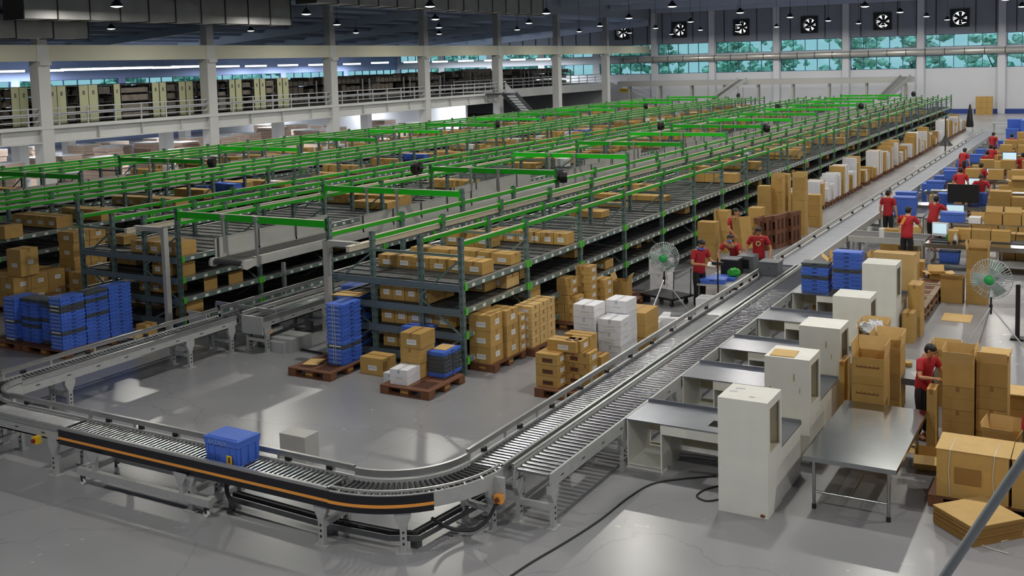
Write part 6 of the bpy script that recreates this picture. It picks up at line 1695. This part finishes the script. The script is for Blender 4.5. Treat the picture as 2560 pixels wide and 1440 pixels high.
solid('pole', MB().cyl((0, 0, 0), (0, 0, 2.3), .03, 8), 'black', t); solid('cone', MB().lathe([(.04, 1.35), (.16, 1.1), (.38, .82), (.36, .8), (.05, .9)], 14), 'black', t, True)
# ================================================================ large cartons in the walkway between the left racks
random.seed(41)
pallet(-23.25, 16.3, 'brown pallet under big cartons in the walkway at the left edge', 1.3, 1.5)
for i in range(3):
    for j in range(3):
        for k in range(2):
            carton(-23.15-.47*i, 15.82+.48*j, .15+.365*k, .465, .47, .36, 'big labelled carton, %s layer, %s from right, %s row, left edge pallet' % (('lower', 'upper')[k], nth(i), nth(j)), None, random.uniform(-.01, .01), 'brown', 'fr')
carton(-23.1, 16.0, .88, .50, .50, .66, 'tall labelled carton alone on top of the left edge pallet load', None, .04, 'brown', 'fr')
pallet(-23.2, 18.0, 'brown pallet under the second carton load in the left walkway', 1.0, 1.2)
for k, (w_, h) in enumerate(((.62, .42), (.60, .42), (.56, .46), (.62, .26))):
    z = .15+sum((.425, .425, .465, .265)[:k])
    for j in range(2): carton(-23.2, 17.55+.5*j, z, w_, .48, h, 'carton, %s layer from floor, %s of the second walkway load' % (nth(k), ('front', 'back')[j]), None, 0, 'brown', 'fr')
for k in range(2): carton(-22.5, 17.2, .0+.40*k, .42, .44, .395, 'labelled carton, %s of two before the rack corner post' % ('lower', 'upper')[k], None, .03, 'brown', 'f')
carton(-22.75, 16.95-.35, .0, .34, .3, .32, 'small labelled carton on the walkway floor by the blue crates', None, .1, 'brown', 'f')
t = thing('red_bin', 'dark red bin standing inside the end of the rack left of the belt', 'bin', (-20.35, 17.3, LEV[1]+.01)); solid('body', MB().hexa([(-.14, -.14, 0), (.14, -.14, 0), (.14, .14, 0), (-.14, .14, 0), (-.18, -.18, .4), (.18, -.18, .4), (.18, .18, .4), (-.18, .18, .4)]), 'red_bin', t); solid('rim', MB().box(-.19, -.19, .38, .19, .19, .4), 'red_bin', t)
solid('cardboard_sheet', MB().rbox(-18.0, 14.9, .152, .45, .3, .01, .3), 'kraft', label='cardboard sheet on the pallet between blue crates and conveyor', cat='cardboard')
carton(-17.95, 15.25, 0, .3, .3, .36, 'small brown carton on the floor right of the blue crates', None, 0, 'brown', '')
# piles of blue folded crates stored on the top shelf of the third rack
for q, (x0, y0, n) in enumerate(((-26.6, 25.1, 3), (-26.6, 36.1, 3), (-26.75, 51.0, 4))):
    for i in range(n):
        for k in range(3 if i else 2):
            me, cm = crate_meshes('b', .10)
            put('folded_crate', me, None, (x0+.62*i, y0+.25+.12*(i % 2), LEV[0]+.013+.1*k), random.uniform(-.06, .06), 'blue folded crate, %s layer, %s from left, %s pile on the third rack' % (nth(k), nth(i), ('nearest', 'middle', 'farthest')[q]), 'crate', 'folded crates on the third rack, %s pile' % ('nearest', 'middle', 'farthest')[q])
# ---- the 300 cartons that show largest stay single things; the rest are one object
def shown(o):
    p = o.matrix_world.translation if False else Vector(o.location)
    d = (p-EYE).length; dm = o.dimensions
    return (dm.x*dm.z+dm.x*dm.y)/(d*d)
CT = sorted([o for o in COL.objects if o.get('category') == 'carton' and o.name.split('.')[0] == 'carton'], key=shown, reverse=True)
big = MB()
for b in FARB:
    i = len(big.v); big.v += b.v; big.f += [tuple(i+k for k in f) for f in b.f]; big.m += b.m
for o in CT[296:]:
    i = len(big.v); w_ = 1 if o.data.materials[0].name.startswith('white') else 0
    mw = Matrix.Translation(o.location) @ o.rotation_euler.to_matrix().to_4x4()
    big.v += [tuple(mw @ v.co) for v in o.data.vertices][:8]; big.f += [tuple(i+k for k in p.vertices) for p in list(o.data.polygons)[:6]]; big.m += [w_]*6
    for c in list(o.children): bpy.data.objects.remove(c)
    bpy.data.objects.remove(o)
solid('far_cartons', big, ['cardboard', 'white_carton', 'pallet'], None, label='all the small distant cartons filling shelves and packing tables', cat='cartons', kind='stuff')
for o in COL.objects:
    l = o.get('label')
    if l and not 4 <= len(l.split()) <= 16: print('LABEL', len(l.split()), l)
SC.view_settings.exposure = -0.36
SC.cycles.max_bounces = 7
SC.cycles.diffuse_bounces = 3
SC.cycles.glossy_bounces = 3
SC.cycles.caustics_reflective = False
SC.cycles.caustics_refractive = False
